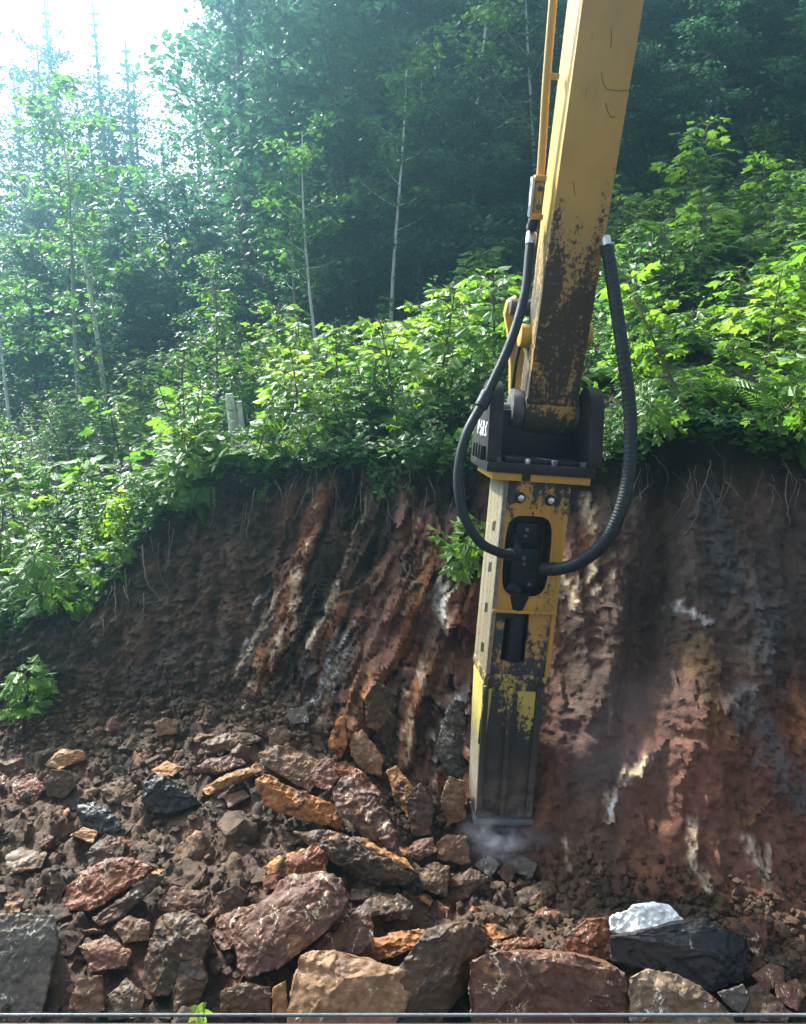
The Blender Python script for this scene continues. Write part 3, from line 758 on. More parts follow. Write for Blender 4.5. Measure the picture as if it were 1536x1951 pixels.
# plate bolts with dark oily rings
for px, py in ((991, 948), (1048, 953)):
    x_, z_ = BR.xz(px, py)
    m = MB(); m.tube([(x_, -0.008, z_), (x_, 0.004, z_)], 0.034, 20)
    rg = m.build('washer', M['steel_black'], brk, bevel=0.003)
    m = MB(); m.tube([(x_, -0.035, z_), (x_, -0.006, z_)], 0.021, 6); m.tube([(x_, -0.05, z_), (x_, -0.033, z_)], 0.011, 10)
    m.build('bolt_head', M['bright_metal'], rg, bevel=0.003)
# lower part of the upper box: ledge, strips either side of the dark slot
m = MB(); m.box(xl(zL) + 0.004, xr(zL) - 0.004, -0.018, 0.05, zL - 0.012, zL + 0.008)
m.build('ledge', M['brk_paint'], brk, bevel=0.004)
sx0, sx1, sz0 = bx(958, 1215), bx(1004, 1215), zr(1262)
M['brk_mid'] = paint_mat('breaker_mid_paint', LB * 0.30, LB * 0.85, base=(0.44, 0.23, 0.03), dirt=(0.018, 0.019, 0.022), amt=0.10, streak=(1.2, 1.2, 0.6))
m = MB()
m.hexa([(xl(zU), 0.012, zU), (sx0, 0.012, zU), (sx0, 0.04, zU), (xl(zU), 0.04, zU), (xl(zL) + .003, 0.012, zL - 0.014), (sx0 + 0.006, 0.012, zL - 0.014), (sx0 + 0.006, 0.04, zL - 0.014), (xl(zL) + .003, 0.04, zL - 0.014)])
m.hexa([(sx1, 0.012, zU), (xr(zU), 0.012, zU), (xr(zU), 0.04, zU), (sx1, 0.04, zU), (sx1 + 0.006, 0.012, zL - 0.014), (xr(zL) - .003, 0.012, zL - 0.014), (xr(zL) - .003, 0.04, zL - 0.014), (sx1 + 0.006, 0.04, zL - 0.014)])
m.hexa([(sx0, 0.012, zU), (sx1, 0.012, zU), (sx1, 0.04, zU), (sx0, 0.04, zU), (sx0, 0.012, sz0), (sx1, 0.012, sz0), (sx1, 0.04, sz0), (sx0, 0.04, sz0)])
m.build('slotted_plate', M['brk_mid'], brk)
m = MB(); m.tube([((sx0 + sx1) / 2 + 0.004, 0.03, zr(1262)), ((sx0 + sx1) / 2 + 0.008, 0.03, zr(1175))], 0.05, 16)
m.box(cx - 0.12, cx + 0.02, -0.012, 0.02, zr(1180), zr(1163))
m.build('lower_collar', M['dark_gap'], brk, bevel=0.006)
# seam flange, then the lower housing
m = MB(); m.hexa([(xl(zU) - 0.008, -0.010, zU - 0.035), (xr(zU) + 0.006, -0.010, zU - 0.035), (xr(zU) + 0.006, DU, zU - 0.035), (xl(zU) - 0.008, DU, zU - 0.035), (xl(zU) - 0.004, -0.006, zU + 0.012), (xr(zU) + 0.003, -0.006, zU + 0.012), (xr(zU) + 0.003, DU + .002, zU + 0.012), (xl(zU) - 0.004, DU + .002, zU + 0.012)])
m.build('seam_flange', M['brk_low'], brk, bevel=0.006)
zs = zU - 0.036
m = MB(); lo = [bx(909, 1556), bx(1013, 1556)]; hi = [bx(923, 1305), bx(1040, 1305)]
m.hexa([(lo[0], 0.012, 0), (lo[1], 0.012, 0), (lo[1], DL, 0), (lo[0], DL, 0), (hi[0], 0.012, zs), (hi[1], 0.012, zs), (hi[1], DU - 0.02, zs), (hi[0], DU - 0.02, zs)])
m.build('lower_housing', M['brk_low'], brk, bevel=0.010)
for pxa, pxb, w_, pr in ((912, 926, 0.018, 0.010), (957, 972, 0.016, 0.018), (1008, 1030, 0.022, 0.008)):
    m = MB(); x0_, x1_ = bx(pxa, 1545), bx(pxb, 1310)
    m.hexa([(x0_ - w_, -pr, 0.02), (x0_ + w_, -pr, 0.02), (x0_ + w_, 0.02, 0.02), (x0_ - w_, 0.02, 0.02), (x1_ - w_, -pr, zs - 0.03), (x1_ + w_, -pr, zs - 0.03), (x1_ + w_, 0.02, zs - 0.03), (x1_ - w_, 0.02, zs - 0.03)])
    m.build('rib', M['brk_low'], brk, bevel=0.005)
# paint left on the panels between the ribs and down the left flank
M['brk_panel'] = paint_mat('breaker_panel_paint', zr(1440), zr(1330), base=(0.44, 0.36, 0.06), dirt=(0.016, 0.016, 0.017), amt=0.17, streak=(2.2, 2.2, 0.3))
M['brk_flank'] = paint_mat('breaker_flank_paint', LB * 0.08, LB * 0.40, base=(0.42, 0.36, 0.09), dirt=(0.12, 0.10, 0.085), amt=0.06, streak=(6, 6, 0.10), dust=(-0.02, LB * 0.2))
for a_, b_, c_, d_, e0_, e1_ in ((982, 1012, 988, 1022, 1428, 1318), (911, 925, 921, 938, 1420, 1315)):
    x0_, x1_, x2_, x3_ = bx(a_, e0_), bx(b_, e0_), bx(c_, e1_), bx(d_, e1_); z0_, z1_ = zr(e0_), zr(e1_)
    m = MB(); m.hexa([(x0_, 0.006, z0_), (x1_, 0.006, z0_), (x1_, 0.02, z0_), (x0_, 0.02, z0_), (x2_, 0.006, z1_), (x3_, 0.006, z1_), (x3_, 0.02, z1_), (x2_, 0.02, z1_)])
    m.build('front_panel', M['brk_panel'], brk, bevel=0.002)
m = MB(); m.hexa([(lo[0] - 0.006, 0.03, 0.02), (lo[0] + 0.01, 0.03, 0.02), (lo[0] + 0.01, DL - 0.03, 0.02), (lo[0] - 0.006, DL - 0.03, 0.02), (hi[0] - 0.006, 0.03, zs - 0.02), (hi[0] + 0.01, 0.03, zs - 0.02), (hi[0] + 0.01, DU - 0.05, zs - 0.02), (hi[0] - 0.006, DU - 0.05, zs - 0.02)])
m.build('flank_panel', M['brk_flank'], brk, bevel=0.003)
m = MB(); m.hexa([(lo[0] - 0.025, -0.022, -0.030), (lo[1] + 0.012, -0.022, -0.030), (lo[1] + 0.012, DL + 0.02, -0.03), (lo[0] - 0.025, DL + 0.02, -0.03), (lo[0] - 0.02, -0.015, 0.005), (lo[1] + 0.01, -0.015, 0.005), (lo[1] + 0.01, DL + 0.02, 0.005), (lo[0] - 0.02, DL + 0.02, 0.005)])
m.build('wear_plate', M['steel_grey'], brk, bevel=0.008)
xm = (lo[0] + lo[1]) / 2
m = MB(); m.tube([(xm, 0.17, 0.02), (xm - 0.012, 0.17, -0.24), (xm - 0.02, 0.17, -0.5)], [0.075, 0.072, 0.03], 20); m.build('chisel', M['steel_grey'], brk, bevel=0.004)
# top plate, yellow edged, and the black mounting bracket
px0, px1 = bx(936, 905) , bx(1122, 915)
m = MB(); m.box(px0, px1, -0.035, 0.45, zT + 0.0, zT + 0.045)
M['edge_paint'] = paint_mat('edge_paint', -9, -8, base=(0.58, 0.31, 0.03), dirt=(0.02, 0.02, 0.02), amt=0.06)
tp = m.build('top_plate', M['edge_paint'], brk, bevel=0.004)
xn = bx(1000, 908)
m = MB(); m.box(xn - 0.026, xn + 0.026, -0.039, -0.02, zT + 0.003, zT + 0.043); m.build('notch', M['steel_black'], tp, bevel=0.002)
q0, q1 = bx(934, 885), bx(1131, 885)
zB0, zB1 = zT + 0.047, zT + 0.105
br = MB(); br.box(q0 - 0.03, q1 + 0.0, -0.06, 0.50, zB0, zB1)
brk_base = br.build('bracket', M['steel_black'], brk, bevel=0.008)
SH = zr(745, 1040) - zB1 + 0.04
for sgn, xo in ((-1, bx(942, 830)), (1, bx(1135, 830))):
    m = MB(); rt = 0.155; yc_ = 0.16; zc_ = zB1 + SH - rt
    prof = [(-0.045, zB1 + 0.001), (-0.045, zB1 + 0.06)] + [(yc_ + rt * math.cos(a), zc_ + rt * math.sin(a)) for a in np.linspace(math.pi * 0.97, 0.05, 14)] + [(0.46, zB1 + 0.12), (0.49, zB1 + 0.001)]
    m.prism_x(prof, xo - 0.042, xo + 0.042)
    sp = m.build('cheek_plate', M['steel_black'], brk_base, bevel=0.006)
# web behind and between the cheeks, its black standing in for cavity shade; bolts along the front of the base
m = MB(); m.box(bx(942, 830) + 0.043, bx(1135, 830) - 0.043, 0.30, 0.36, zB1 + 0.001, zB1 + 0.30); m.box(bx(965, 840), bx(1112, 840), -0.02, 0.29, zB1 + 0.001, zB1 + 0.03)
m.build('web', M['dark_gap'], brk_base, bevel=0.006)
for px in (948, 1003, 1055, 1110):
    x_ = bx(px, 875); m = MB(); m.tube([(x_, -0.03, zB1 - 0.002), (x_, -0.03, zB1 + 0.03)], 0.02, 6)
    m.build('bolt', M['bright_metal'] if px == 1003 else M['steel_grey'], brk_base, bevel=0.003)
# ribs and the flaking white stencil on the outer face of the left cheek
xo = bx(942, 830) - 0.042
for k in range(4):
    y_ = 0.02 + 0.085 * k
    m = MB(); m.box(xo - 0.03, xo - 0.001, y_ - 0.010, y_ + 0.010, zB1 + 0.002, zB1 + 0.085); m.build('gusset', M['steel_black'], brk_base, bevel=0.004)
m = MB(); rr_ = random.Random(5)
for strokes, y0_ in (([(0,0,0,1),(0,1,.6,1),(.6,1,.5,.5),(.5,.5,0,.45)], 0.30), ([(0,.2,.5,0),(.5,0,.6,.4),(.6,.4,0,.6),(0,.6,.5,1)], 0.22), ([(0,0,.05,1),(.05,.9,.3,.4),(.3,.4,.55,1),(.55,1,.6,0)], 0.14), ([(0,.1,.6,.1),(.6,.1,.1,.55),(.1,.55,.6,1)], 0.06)):
    for (a0, b0, a1, b1) in strokes:
        p_ = Vector((xo - 0.0035, y0_ - a0 * 0.062, zB1 + 0.14 + b0 * 0.085)); q_ = Vector((xo - 0.0035, y0_ - a1 * 0.062, zB1 + 0.14 + b1 * 0.085))
        w_ = 0.003 + 0.008 * rr_.random(); t_ = (q_ - p_).normalized(); n_ = Vector((1, 0, 0)).cross(t_)
        m.add([p_ + n_ * w_ + Vector((0.003, 0, 0)), p_ - n_ * w_ + Vector((0.003, 0, 0)), q_ - n_ * w_ + Vector((0.003, 0, 0)), q_ + n_ * w_ + Vector((0.003, 0, 0)), p_ + n_ * w_, p_ - n_ * w_, q_ - n_ * w_, q_ + n_ * w_], [(3,2,1,0), (4,5,6,7), (0,1,5,4), (1,2,6,5), (2,3,7,6), (3,0,4,7)])
m.build('lettering', M['white_paint'], brk_base, smooth=False)

# ------------------------------------------------------------------ hoses
def hose(name, label, pts, r, fit):
    sp_ = spline([PD(*p) for p in pts], 9)
    base = sp_[0].copy()
    root = tag(empty(name, Matrix.Translation(base)), label, 'hose')
    m = MB(); loc = [p - base for p in sp_]
    m.tube(loc[5:] if r > 0.03 else loc, r, 16); m.build('rubber_hose', M['rubber'], root)
    for (k, l, rf, mat) in fit:
        seg = loc[k:k + l]
        m = MB(); m.tube(seg, rf, 16); m.build('fitting', M[mat], root, bevel=0.003)
    return root, loc
hl, loc = hose('hydraulic_hose', 'slim black hose looping down the left side of the breaker', [(1015,428,4.72), (1009,480,4.70), (1000,560,4.66), (972,655,4.62), (925,758,4.60), (888,830,4.56), (873,905,4.54), (882,975,4.53), (912,1030,4.56), (950,1052,4.66), (985,1058,4.80)], 0.028, [(0, 3, 0.034, 'steel_grey'), (3, 5, 0.032, 'bright_metal'), (35, 4, 0.039, 'rubber'), (86, 4, 0.037, 'steel_black')])
# crimped elbow where it enters the hammer
m = MB(); e0 = loc[-1]; off = PD(985, 1058, 4.80)
m.tube(spline([e0 + Vector((-0.02, 0, 0)), e0 + Vector((0.008, 0, 0.02)), e0 + (PD(984, 1038, 4.84) - off), e0 + (PD(980, 1022, 4.88) - off)], 5), 0.026, 14); m.build('elbow', M['steel_black'], hl)
hr, loc = hose('hydraulic_hose', 'thick ribbed black hose bowing out on the right of the breaker', [(1153,452,4.58), (1160,490,4.56), (1172,570,4.54), (1188,680,4.52), (1201,790,4.52), (1199,890,4.50), (1185,965,4.48), (1155,1030,4.50), (1110,1068,4.58), (1070,1083,4.68), (1035,1084,4.80)], 0.037, [(0, 7, 0.030, 'bright_metal'), (84, 6, 0.041, 'steel_black')])
m = MB()                                     # spiral guard wound round the hose
hp = loc[8:84]; turns = 95
for k in range(turns):
    t_ = k / (turns - 1) * (len(hp) - 1.001); i_ = int(t_); p_ = hp[i_].lerp(hp[i_ + 1], t_ - i_); d_ = (hp[i_ + 1] - hp[i_]).normalized()
    m.tube([p_ - d_ * 0.0085, p_ - d_ * 0.006, p_ + d_ * 0.006, p_ + d_ * 0.0085], [0.0368, 0.0379, 0.0379, 0.0368], 14, cap=False)
m.build('spiral_guard', M['rubber'], hr)

# ------------------------------------------------------------------ the lower edge of the cab window the place is seen through
cw = tag(empty('cab_window_frame', Matrix.Translation((0, 0.62, 2.3))), 'narrow pale bottom edge of the cab window', 'window frame')
z0 = PD(768, 1934, 0.72); 
m = MB(); c = z0 - Vector((0, 0.62, 2.3))
m.tube([(-0.62, c.y, c.z), (0.62, c.y, c.z)], 0.0015, 10)
M['seal'] = steel_mat('window_seal', (0.06, 0.075, 0.085), (0.13, 0.15, 0.165), 0.4, 0.0, 4.0)
m.build('seal_strip', M['seal'], cw)
m = MB(); m.box(-0.62, 0.62, c.y - 0.004, c.y + 0.004, c.z - 0.16, c.z - 0.0115)
m.build('bottom_rail', M['steel_black'], cw, bevel=0.002)

# ------------------------------------------------------------------ rocks
def finish_rock(bm, name, mat, size, rough, seed, bev, fine):
    bmesh.ops.convex_hull(bm, input=bm.verts)
    for v in [v for v in bm.verts if not v.link_faces]: bm.verts.remove(v)
    bmesh.ops.dissolve_limit(bm, angle_limit=R(5), verts=bm.verts, edges=bm.edges)
    bmesh.ops.bevel(bm, geom=list(bm.edges), offset=bev, segments=2, profile=0.55, affect='EDGES', clamp_overlap=True)
    bmesh.ops.triangulate(bm, faces=bm.faces)
    for _ in range(6):
        es = [e for e in bm.edges if e.calc_length() > fine]
        if not es or len(bm.verts) > 9000: break
        bmesh.ops.subdivide_edges(bm, edges=es, cuts=1, use_grid_fill=False)
        bmesh.ops.triangulate(bm, faces=[f for f in bm.faces if len(f.verts) > 3])
    bm.normal_update()
    co = np.array([v.co for v in bm.verts]); no = np.array([v.normal for v in bm.verts])
    k = 1.0 / size
    n1 = fbm(co[:, 0] * 2.2 * k + seed, co[:, 1] * 2.2 * k, co[:, 2] * 2.2 * k, 3)
    n2 = np.abs(fbm(co[:, 0] * 5.5 * k, co[:, 1] * 5.5 * k + seed, co[:, 2] * 5.5 * k, 4))
    n3 = fbm(co[:, 0] * 30, co[:, 1] * 30 + seed, co[:, 2] * 30, 2)
    f1 = fbm(co[:, 0] * 1.5 * k + seed, co[:, 1] * 1.5 * k + 3.0, co[:, 2] * 2.2 * k, 3); f2 = fbm(co[:, 0] * 3.2 * k, co[:, 1] * 3.2 * k + seed, co[:, 2] * 4.2 * k + 7.0, 3)
    ledge = 0.05 * sstep(0.06, 0.13, f1) + 0.026 * sstep(0.08, 0.15, f2)   # broken steps
    d = rough * size * (0.075 * n1 - 0.06 * n2 - ledge) + 0.006 * n3
    co = co + no * d[:, None]
    for v, c in zip(bm.verts, co): v.co = c
    me = bpy.data.meshes.new(name); bm.to_mesh(me); bm.free()
    me.polygons.foreach_set('use_smooth', np.ones(len(me.polygons), bool))
    me.set_sharp_from_angle(angle=R(34))
    me.materials.append(mat)
    return link(bpy.data.objects.new(name, me))
HERO = []
def rock(label, mat, pts, n=(0, -0.6, 0.8), th=0.16, lift=0.45, bumps=(), name='rock', rough=0.55, dy=0.0, bev=None, cat='rock', sink=0.55):
    """a stone whose upper face has the given outline, lying on the rubble, th thick"""
    P = np.array(pts, float)
    cxp, lo = P[:, 0].mean(), P[:, 1].max()
    base = floor_hit(cxp, min(lo * sink + P[:, 1].mean() * (1 - sink), 1948))
    nv = Vector(n).normalized()
    o = base + nv * (th * lift) + Vector((0, -dy, 0))
    def onp(px, py, h=0.0):
        r = ray(px, py); q = o + nv * h
        return EYE + r * ((q - EYE).dot(nv) / r.dot(nv))
    top = [onp(*p) for p in pts]
    c = sum(top, Vector()) / len(top)
    bk = ((c - EYE).normalized() * 0.65 - nv * 0.35).normalized()
    rr = random.Random(len(label) * 31 + int(cxp))
    bm = bmesh.new()
    for p in top:
        bm.verts.new((p - c) * 1.0 + nv * (rr.uniform(-0.10, 0.02) * th))
        f = rr.uniform(0.80, 0.96)
        bm.verts.new((p - c) * f + bk * th * rr.uniform(0.8, 1.1))
    for (px, py, h) in bumps: bm.verts.new(onp(px, py, h) - c)
    size = max((p - c).length for p in top)
    if size > 0.10:                          # broken facets on the upper face
        for _ in range(1 if size < 0.2 else 2):
            a_, b_ = rr.sample(top, 2); w_ = rr.uniform(0.3, 0.7)
            q_ = (a_ - c) * w_ + (b_ - c) * (1 - w_)
            bm.verts.new(q_ * rr.uniform(0.3, 0.8) + nv * size * rr.uniform(0.04, 0.14))
    ob = finish_rock(bm, name, M[mat], size, rough, cxp * 0.013, bev if bev else min(0.009, size * 0.03), max(0.013, size * 0.036))
    ob.location = c
    tag(ob, label, cat)
    HERO.append((P[:, 0].min(), P[:, 0].max(), P[:, 1].min(), P[:, 1].max()))
    return ob
UP = (0, -0.35, 0.94); FR = (0, -0.85, 0.5); MD = (0, -0.62, 0.78); ML = (-0.35, -0.55, 0.76); MR = (0.35, -0.6, 0.72)
rock('flat red slab with pale flecks resting on the dirt at lower left', 'rock_redbrown', [(105,1730),(165,1742),(230,1705),(300,1650),(270,1635),(210,1632),(165,1650),(120,1690)], (-0.2,-0.62,0.76), 0.10, 0.9)
rock('small shiny black stone lying alone among brown dirt clods', 'rock_black', [(143,1532),(178,1524),(215,1545),(238,1578),(192,1592),(150,1568)], MD, 0.12, 0.6, [(180,1545,0.03)])
rock('jagged black rock with white specks left of the orange slab', 'rock_black', [(265,1528),(285,1468),(320,1480),(360,1508),(388,1532),(330,1548),(290,1552)], (0.1,-0.8,0.6), 0.16, 0.6, [(300,1490,0.05)])
rock('tan weathered slab lying on top of the orange slab', 'rock_tan', [(488,1437),(515,1418),(560,1423),(607,1448),(604,1495),(590,1512),(545,1482),(500,1457)], (0.15,-0.6,0.78), 0.09, 1.3)
rock('thin ochre edged slab sticking out left of the tan slab', 'rock_ochre', [(380,1500),(430,1474),(495,1452),(502,1468),(440,1492),(395,1517)], (-0.1,-0.55,0.8), 0.07, 1.0)
rock('long bright orange slab pointing down to the right', 'rock_orange', [(486,1484),(501,1470),(576,1506),(634,1529),(660,1572),(646,1584),(582,1559),(501,1536)], (0.15,-0.75,0.62), 0.13, 1.1, [(560,1520,0.02)])
rock('long purple brown slab with a white tip, leaning beside the orange slab', 'rock_purple', [(626,1505),(657,1474),(682,1490),(722,1508),(763,1612),(776,1647),(725,1627),(677,1572),(639,1543)], (-0.25,-0.72,0.62), 0.15, 1.2, [(690,1530,0.03)])
rock('rusty red slab half hidden behind the white tipped slab', 'rock_redbrown', [(629,1453),(660,1448),(695,1474),(722,1502),(740,1540),(686,1500),(645,1482)], (0.1,-0.7,0.7), 0.10, 1.2)
rock('squat dark purple rock wedged between tan and red slabs', 'rock_purple', [(606,1446),(634,1444),(646,1482),(628,1507),(602,1500),(590,1472)], MD, 0.10, 1.0)
rock('small flat purple stone under the ochre edged slab', 'rock_purple', [(423,1515),(465,1504),(478,1515),(436,1538)], UP, 0.07, 0.8)
rock('dark slab with an orange upper edge below the leaning slabs', 'rock_dark', [(606,1602),(644,1590),(693,1612),(752,1638),(796,1670),(774,1692),(719,1692),(654,1660),(612,1624)], (0.0,-0.85,0.5), 0.16, 0.9, [(700,1630,0.04)])
rock('orange capping slab lying along the top of the dark slab', 'rock_ochre', [(612,1596),(650,1582),(730,1612),(775,1636),(800,1664),(752,1646),(690,1618)], (0.05,-0.45,0.88), 0.05, 2.6)
rock('thin brown plate tucked under the dark slab', 'rock_brown', [(668,1692),(712,1694),(773,1707),(744,1721),(673,1715)], UP, 0.05, 0.8)
rock('large purple brown boulder splashed with cream flecks, lower middle', 'rock_purple', [(505,1713),(533,1674),(556,1662),(619,1659),(650,1670),(668,1705),(650,1752),(588,1790),(529,1852),(470,1864),(449,1842),(437,1788)], (-0.12,-0.68,0.72), 0.30, 0.75, [(590,1690,0.05), (500,1800,0.03)], cat='boulder', name='boulder', rough=0.45)
rock('small purple lobe of rock against the left of the flecked boulder', 'rock_purple', [(402,1782),(421,1744),(455,1728),(505,1716),(470,1770),(440,1810),(420,1812)], ML, 0.16, 0.8)
rock('rounded brown boulder beside the flecked boulder, dusted with soil', 'rock_brown', [(270,1850),(278,1795),(308,1742),(350,1730),(388,1750),(402,1790),(384,1850),(335,1892),(285,1902)], (-0.15,-0.75,0.64), 0.24, 0.7, [(330,1790,0.06), (350,1760,0.04)], cat='boulder', name='boulder')
rock('upright brown stone in front of the rounded brown boulder', 'rock_brown', [(325,1902),(345,1832),(385,1825),(397,1870),(372,1932),(330,1937)], FR, 0.14, 0.8)
rock('big dark grey rock with white spots cut by the left edge', 'rock_grey', [(-60,1745),(10,1738),(60,1738),(105,1745),(112,1800),(88,1870),(76,1945),(-60,1955)], (0.15,-0.8,0.6), 0.25, 0.7, cat='boulder', name='boulder', rough=0.35)
rock('great tan slab filling the bottom middle of the heap', 'rock_tan', [(543,1936),(556,1866),(572,1817),(595,1809),(634,1807),(666,1834),(712,1834),(752,1848),(797,1850),(792,1883),(754,1907),(744,1975),(540,1975)], (-0.1,-0.72,0.68), 0.24, 0.9, cat='boulder', name='boulder', rough=0.35)
rock('purple tan slab rising behind the great tan slab', 'rock_purple', [(566,1824),(650,1764),(673,1737),(709,1733),(714,1791),(690,1818),(634,1840),(580,1850)], (-0.15,-0.72,0.68), 0.16, 0.9)
rock('orange ledge of rock sloping between tan slab and dark boulder', 'rock_orange', [(648,1830),(697,1795),(752,1770),(814,1766),(800,1805),(744,1826),(681,1841)], (0.0,-0.5,0.86), 0.10, 1.1)
rock('flat orange plate behind the dark brown boulder', 'rock_orange', [(898,1762),(947,1758),(990,1780),(939,1792)], UP, 0.07, 0.9)
rock('pointed dark brown boulder with an orange patch on top', 'rock_dark', [(757,1842),(791,1795),(814,1770),(861,1756),(898,1754),(929,1776),(937,1801),(906,1825),(894,1866),(860,1909),(846,1955),(750,1960)], (0.1,-0.86,0.5), 0.28, 0.8, [(870,1775,0.05)], cat='boulder', name='boulder', rough=0.4)
rock('wide purple boulder with pale streaks at the bottom edge', 'rock_purple', [(893,1832),(948,1810),(1008,1808),(1078,1814),(1168,1833),(1195,1853),(1205,1925),(1200,1975),(900,1975),(893,1900)], (-0.05,-0.88,0.48), 0.35, 0.8, [(1000,1818,-0.10), (1100,1825,-0.10)], cat='boulder', name='boulder', rough=0.4)
rock('huge black boulder under the white rock', 'rock_black', [(1160,1784),(1218,1782),(1293,1767),(1348,1750),(1390,1770),(1437,1790),(1440,1845),(1425,1872),(1358,1892),(1293,1860),(1198,1852),(1163,1828)], (0.1,-0.88,0.46), 0.40, 0.75, [(1300,1778,-0.06)], cat='boulder', name='boulder', rough=0.4)
rock('bright white rock sitting on the black boulder', 'rock_white', [(1160,1747),(1206,1722),(1225,1724),(1248,1717),(1273,1720),(1298,1745),(1317,1762),(1293,1777),(1218,1784),(1163,1777)], (-0.1,-0.6,0.8), 0.14, 1.0, [(1210,1724,0.03), (1255,1722,0.03)], dy=0.12)
rock('pale crusted slab in front of the black boulder', 'rock_pale', [(1196,1857),(1233,1844),(1293,1854),(1343,1880),(1405,1932),(1410,1975),(1206,1975)], (0.1,-0.8,0.6), 0.18, 0.9)
rock('orange brown upright stone right of the black boulder', 'rock_redbrown', [(1386,1767),(1413,1745),(1458,1743),(1465,1790),(1453,1834),(1433,1800)], (0.0,-0.85,0.52), 0.14, 0.8)
rock('flat grey brown stone above the purple stones at right edge', 'rock_dark', [(1461,1822),(1508,1810),(1525,1825),(1503,1842),(1466,1837)], UP, 0.09, 0.7)
rock('reddish purple stone beside the black boulder', 'rock_purple', [(1431,1857),(1468,1833),(1497,1845),(1495,1877),(1463,1889)], MD, 0.13, 0.7)
rock('purple stone at the right edge above the window frame', 'rock_purple', [(1476,1877),(1518,1863),(1536,1895),(1520,1928),(1481,1907)], MD, 0.13, 0.7)
rock('grey stone between the pale slab and brown stone', 'rock_grey', [(1366,1892),(1418,1875),(1430,1900),(1415,1934),(1388,1918)], FR, 0.12, 0.8)
rock('low brown stone with a pale foot near the window frame', 'rock_brown', [(1421,1882),(1448,1870),(1475,1910),(1512,1928),(1500,1950),(1416,1945)], MD, 0.12, 0.8)
rock('red block with white crust left of the white rock', 'rock_redbrown', [(1080,1782),(1118,1750),(1158,1748),(1165,1830),(1118,1838),(1076,1822)], (-0.1,-0.82,0.55), 0.18, 0.8)
rock('tan block with a white top at the tip of the breaker', 'rock_tan', [(831,1605),(853,1588),(890,1594),(898,1647),(863,1648),(831,1637)], (0,-0.85,0.52), 0.15, 0.9)
rock('purple stone left of the tan block', 'rock_purple', [(766,1632),(788,1600),(825,1593),(835,1620),(798,1642)], MD, 0.11, 0.9)
rock('brown broken stone below the tan block', 'rock_brown', [(791,1657),(828,1640),(858,1650),(852,1712),(798,1692)], MD, 0.13, 0.8)
rock('cracked brown stone right of the split under the breaker', 'rock_brown', [(860,1672),(898,1650),(935,1670),(890,1712),(858,1718)], MD, 0.12, 0.8)
rock('grey broken stone just right of the breaker tip', 'rock_grey', [(966,1642),(993,1628),(1025,1645),(1015,1672),(983,1664)], MD, 0.11, 0.9)
rock('small purple chip between grey stones under the breaker', 'rock_purple', [(946,1662),(968,1641),(987,1655),(970,1688)], MD, 0.10, 0.9)
rock('grey chip directly below the breaker tip', 'rock_grey', [(901,1647),(933,1628),(955,1645),(935,1673)], MD, 0.10, 0.9)
rock('flat grey brown slab at the foot of the bank right of the breaker', 'rock_brown', [(981,1697),(1018,1680),(1057,1673),(1062,1700),(1028,1722),(996,1727)], UP, 0.09, 0.8)
rock('square tan stone perched high on the dirt heap', 'rock_tan', [(291,1377),(315,1367),(339,1374),(337,1398),(298,1402)], FR, 0.12, 0.9)
rock('orange tan stone on the left of the dirt heap', 'rock_ochre', [(83,1457),(115,1424),(157,1429),(164,1445),(110,1467)], MD, 0.12, 0.8)
rock('round brown lump below the orange tan stone', 'rock_brown', [(78,1492),(95,1466),(132,1468),(143,1500),(120,1522),(90,1517)], FR, 0.17, 0.7)
rock('long brown slab lying at the back of the heap', 'rock_brown', [(378,1417),(430,1394),(485,1393),(503,1410),(440,1432),(390,1437)], MD, 0.12, 0.8)
rock('dark grey green block at the foot of the streaked bank', 'rock_grey', [(546,1352),(585,1343),(589,1376),(552,1380)], FR, 0.12, 0.9)
rock('flat purple slab behind the thin ochre slab', 'rock_purple', [(353,1472),(400,1444),(450,1438),(472,1455),(420,1473)], UP, 0.08, 0.9)
rock('small tan stone above the tan slab', 'rock_tan', [(508,1392),(540,1380),(557,1395),(550,1420),(513,1417)], FR, 0.11, 0.8)
rock('pale tan slab leaning against the foot of the bank', 'rock_tan', [(663,1402),(690,1388),(732,1440),(727,1482),(690,1472),(668,1440)], FR, 0.10, 1.0)
rock('dark upright rock standing at the foot of the bank', 'rock_dark', [(693,1332),(715,1298),(740,1310),(742,1370),(720,1397),(698,1382)], (0.1,-0.95,0.3), 0.14, 0.8)
rock('rusty orange rock standing at the foot of the bank', 'rock_orange', [(623,1424),(638,1372),(657,1363),(663,1420),(647,1449)], (-0.1,-0.95,0.3), 0.12, 0.9)
rock('tan column of rock left of the breaker tip', 'rock_tan', [(838,1522),(855,1478),(886,1488),(889,1560),(850,1577)], (-0.1,-0.95,0.25), 0.16, 0.9)
rock('veined grey rock face left of the breaker', 'rock_grey', [(828,1424),(845,1370),(862,1330),(888,1336),(887,1480),(845,1484)], (-0.15,-0.97,0.2), 0.16, 0.6)
rock('small ochre pebble at the left edge', 'rock_ochre', [(6,1722),(30,1698),(47,1710),(37,1737),(10,1741)], MD, 0.08, 0.9)
rock('rounded tan stone below the flat red slab', 'rock_tan', [(213,1767),(240,1744),(287,1755),(283,1790),(235,1797)], MD, 0.13, 0.8)
rock('tan stone standing by the window frame at lower left', 'rock_tan', [(128,1925),(145,1868),(192,1858),(198,1922),(180,1945)], FR, 0.15, 0.8)
rock('purple brown stone between grey rock and rounded boulder', 'rock_purple', [(148,1802),(200,1780),(252,1812),(242,1842),(170,1854)], MD, 0.15, 0.7)
rock('brown slab with a pale corner under the flecked boulder', 'rock_brown', [(418,1888),(470,1870),(517,1880),(518,1935),(418,1930)], FR, 0.14, 0.8)
rock('narrow ochre stone standing left of the great tan slab', 'rock_ochre', [(520,1882),(545,1868),(549,1935),(518,1940)], FR, 0.12, 0.8)
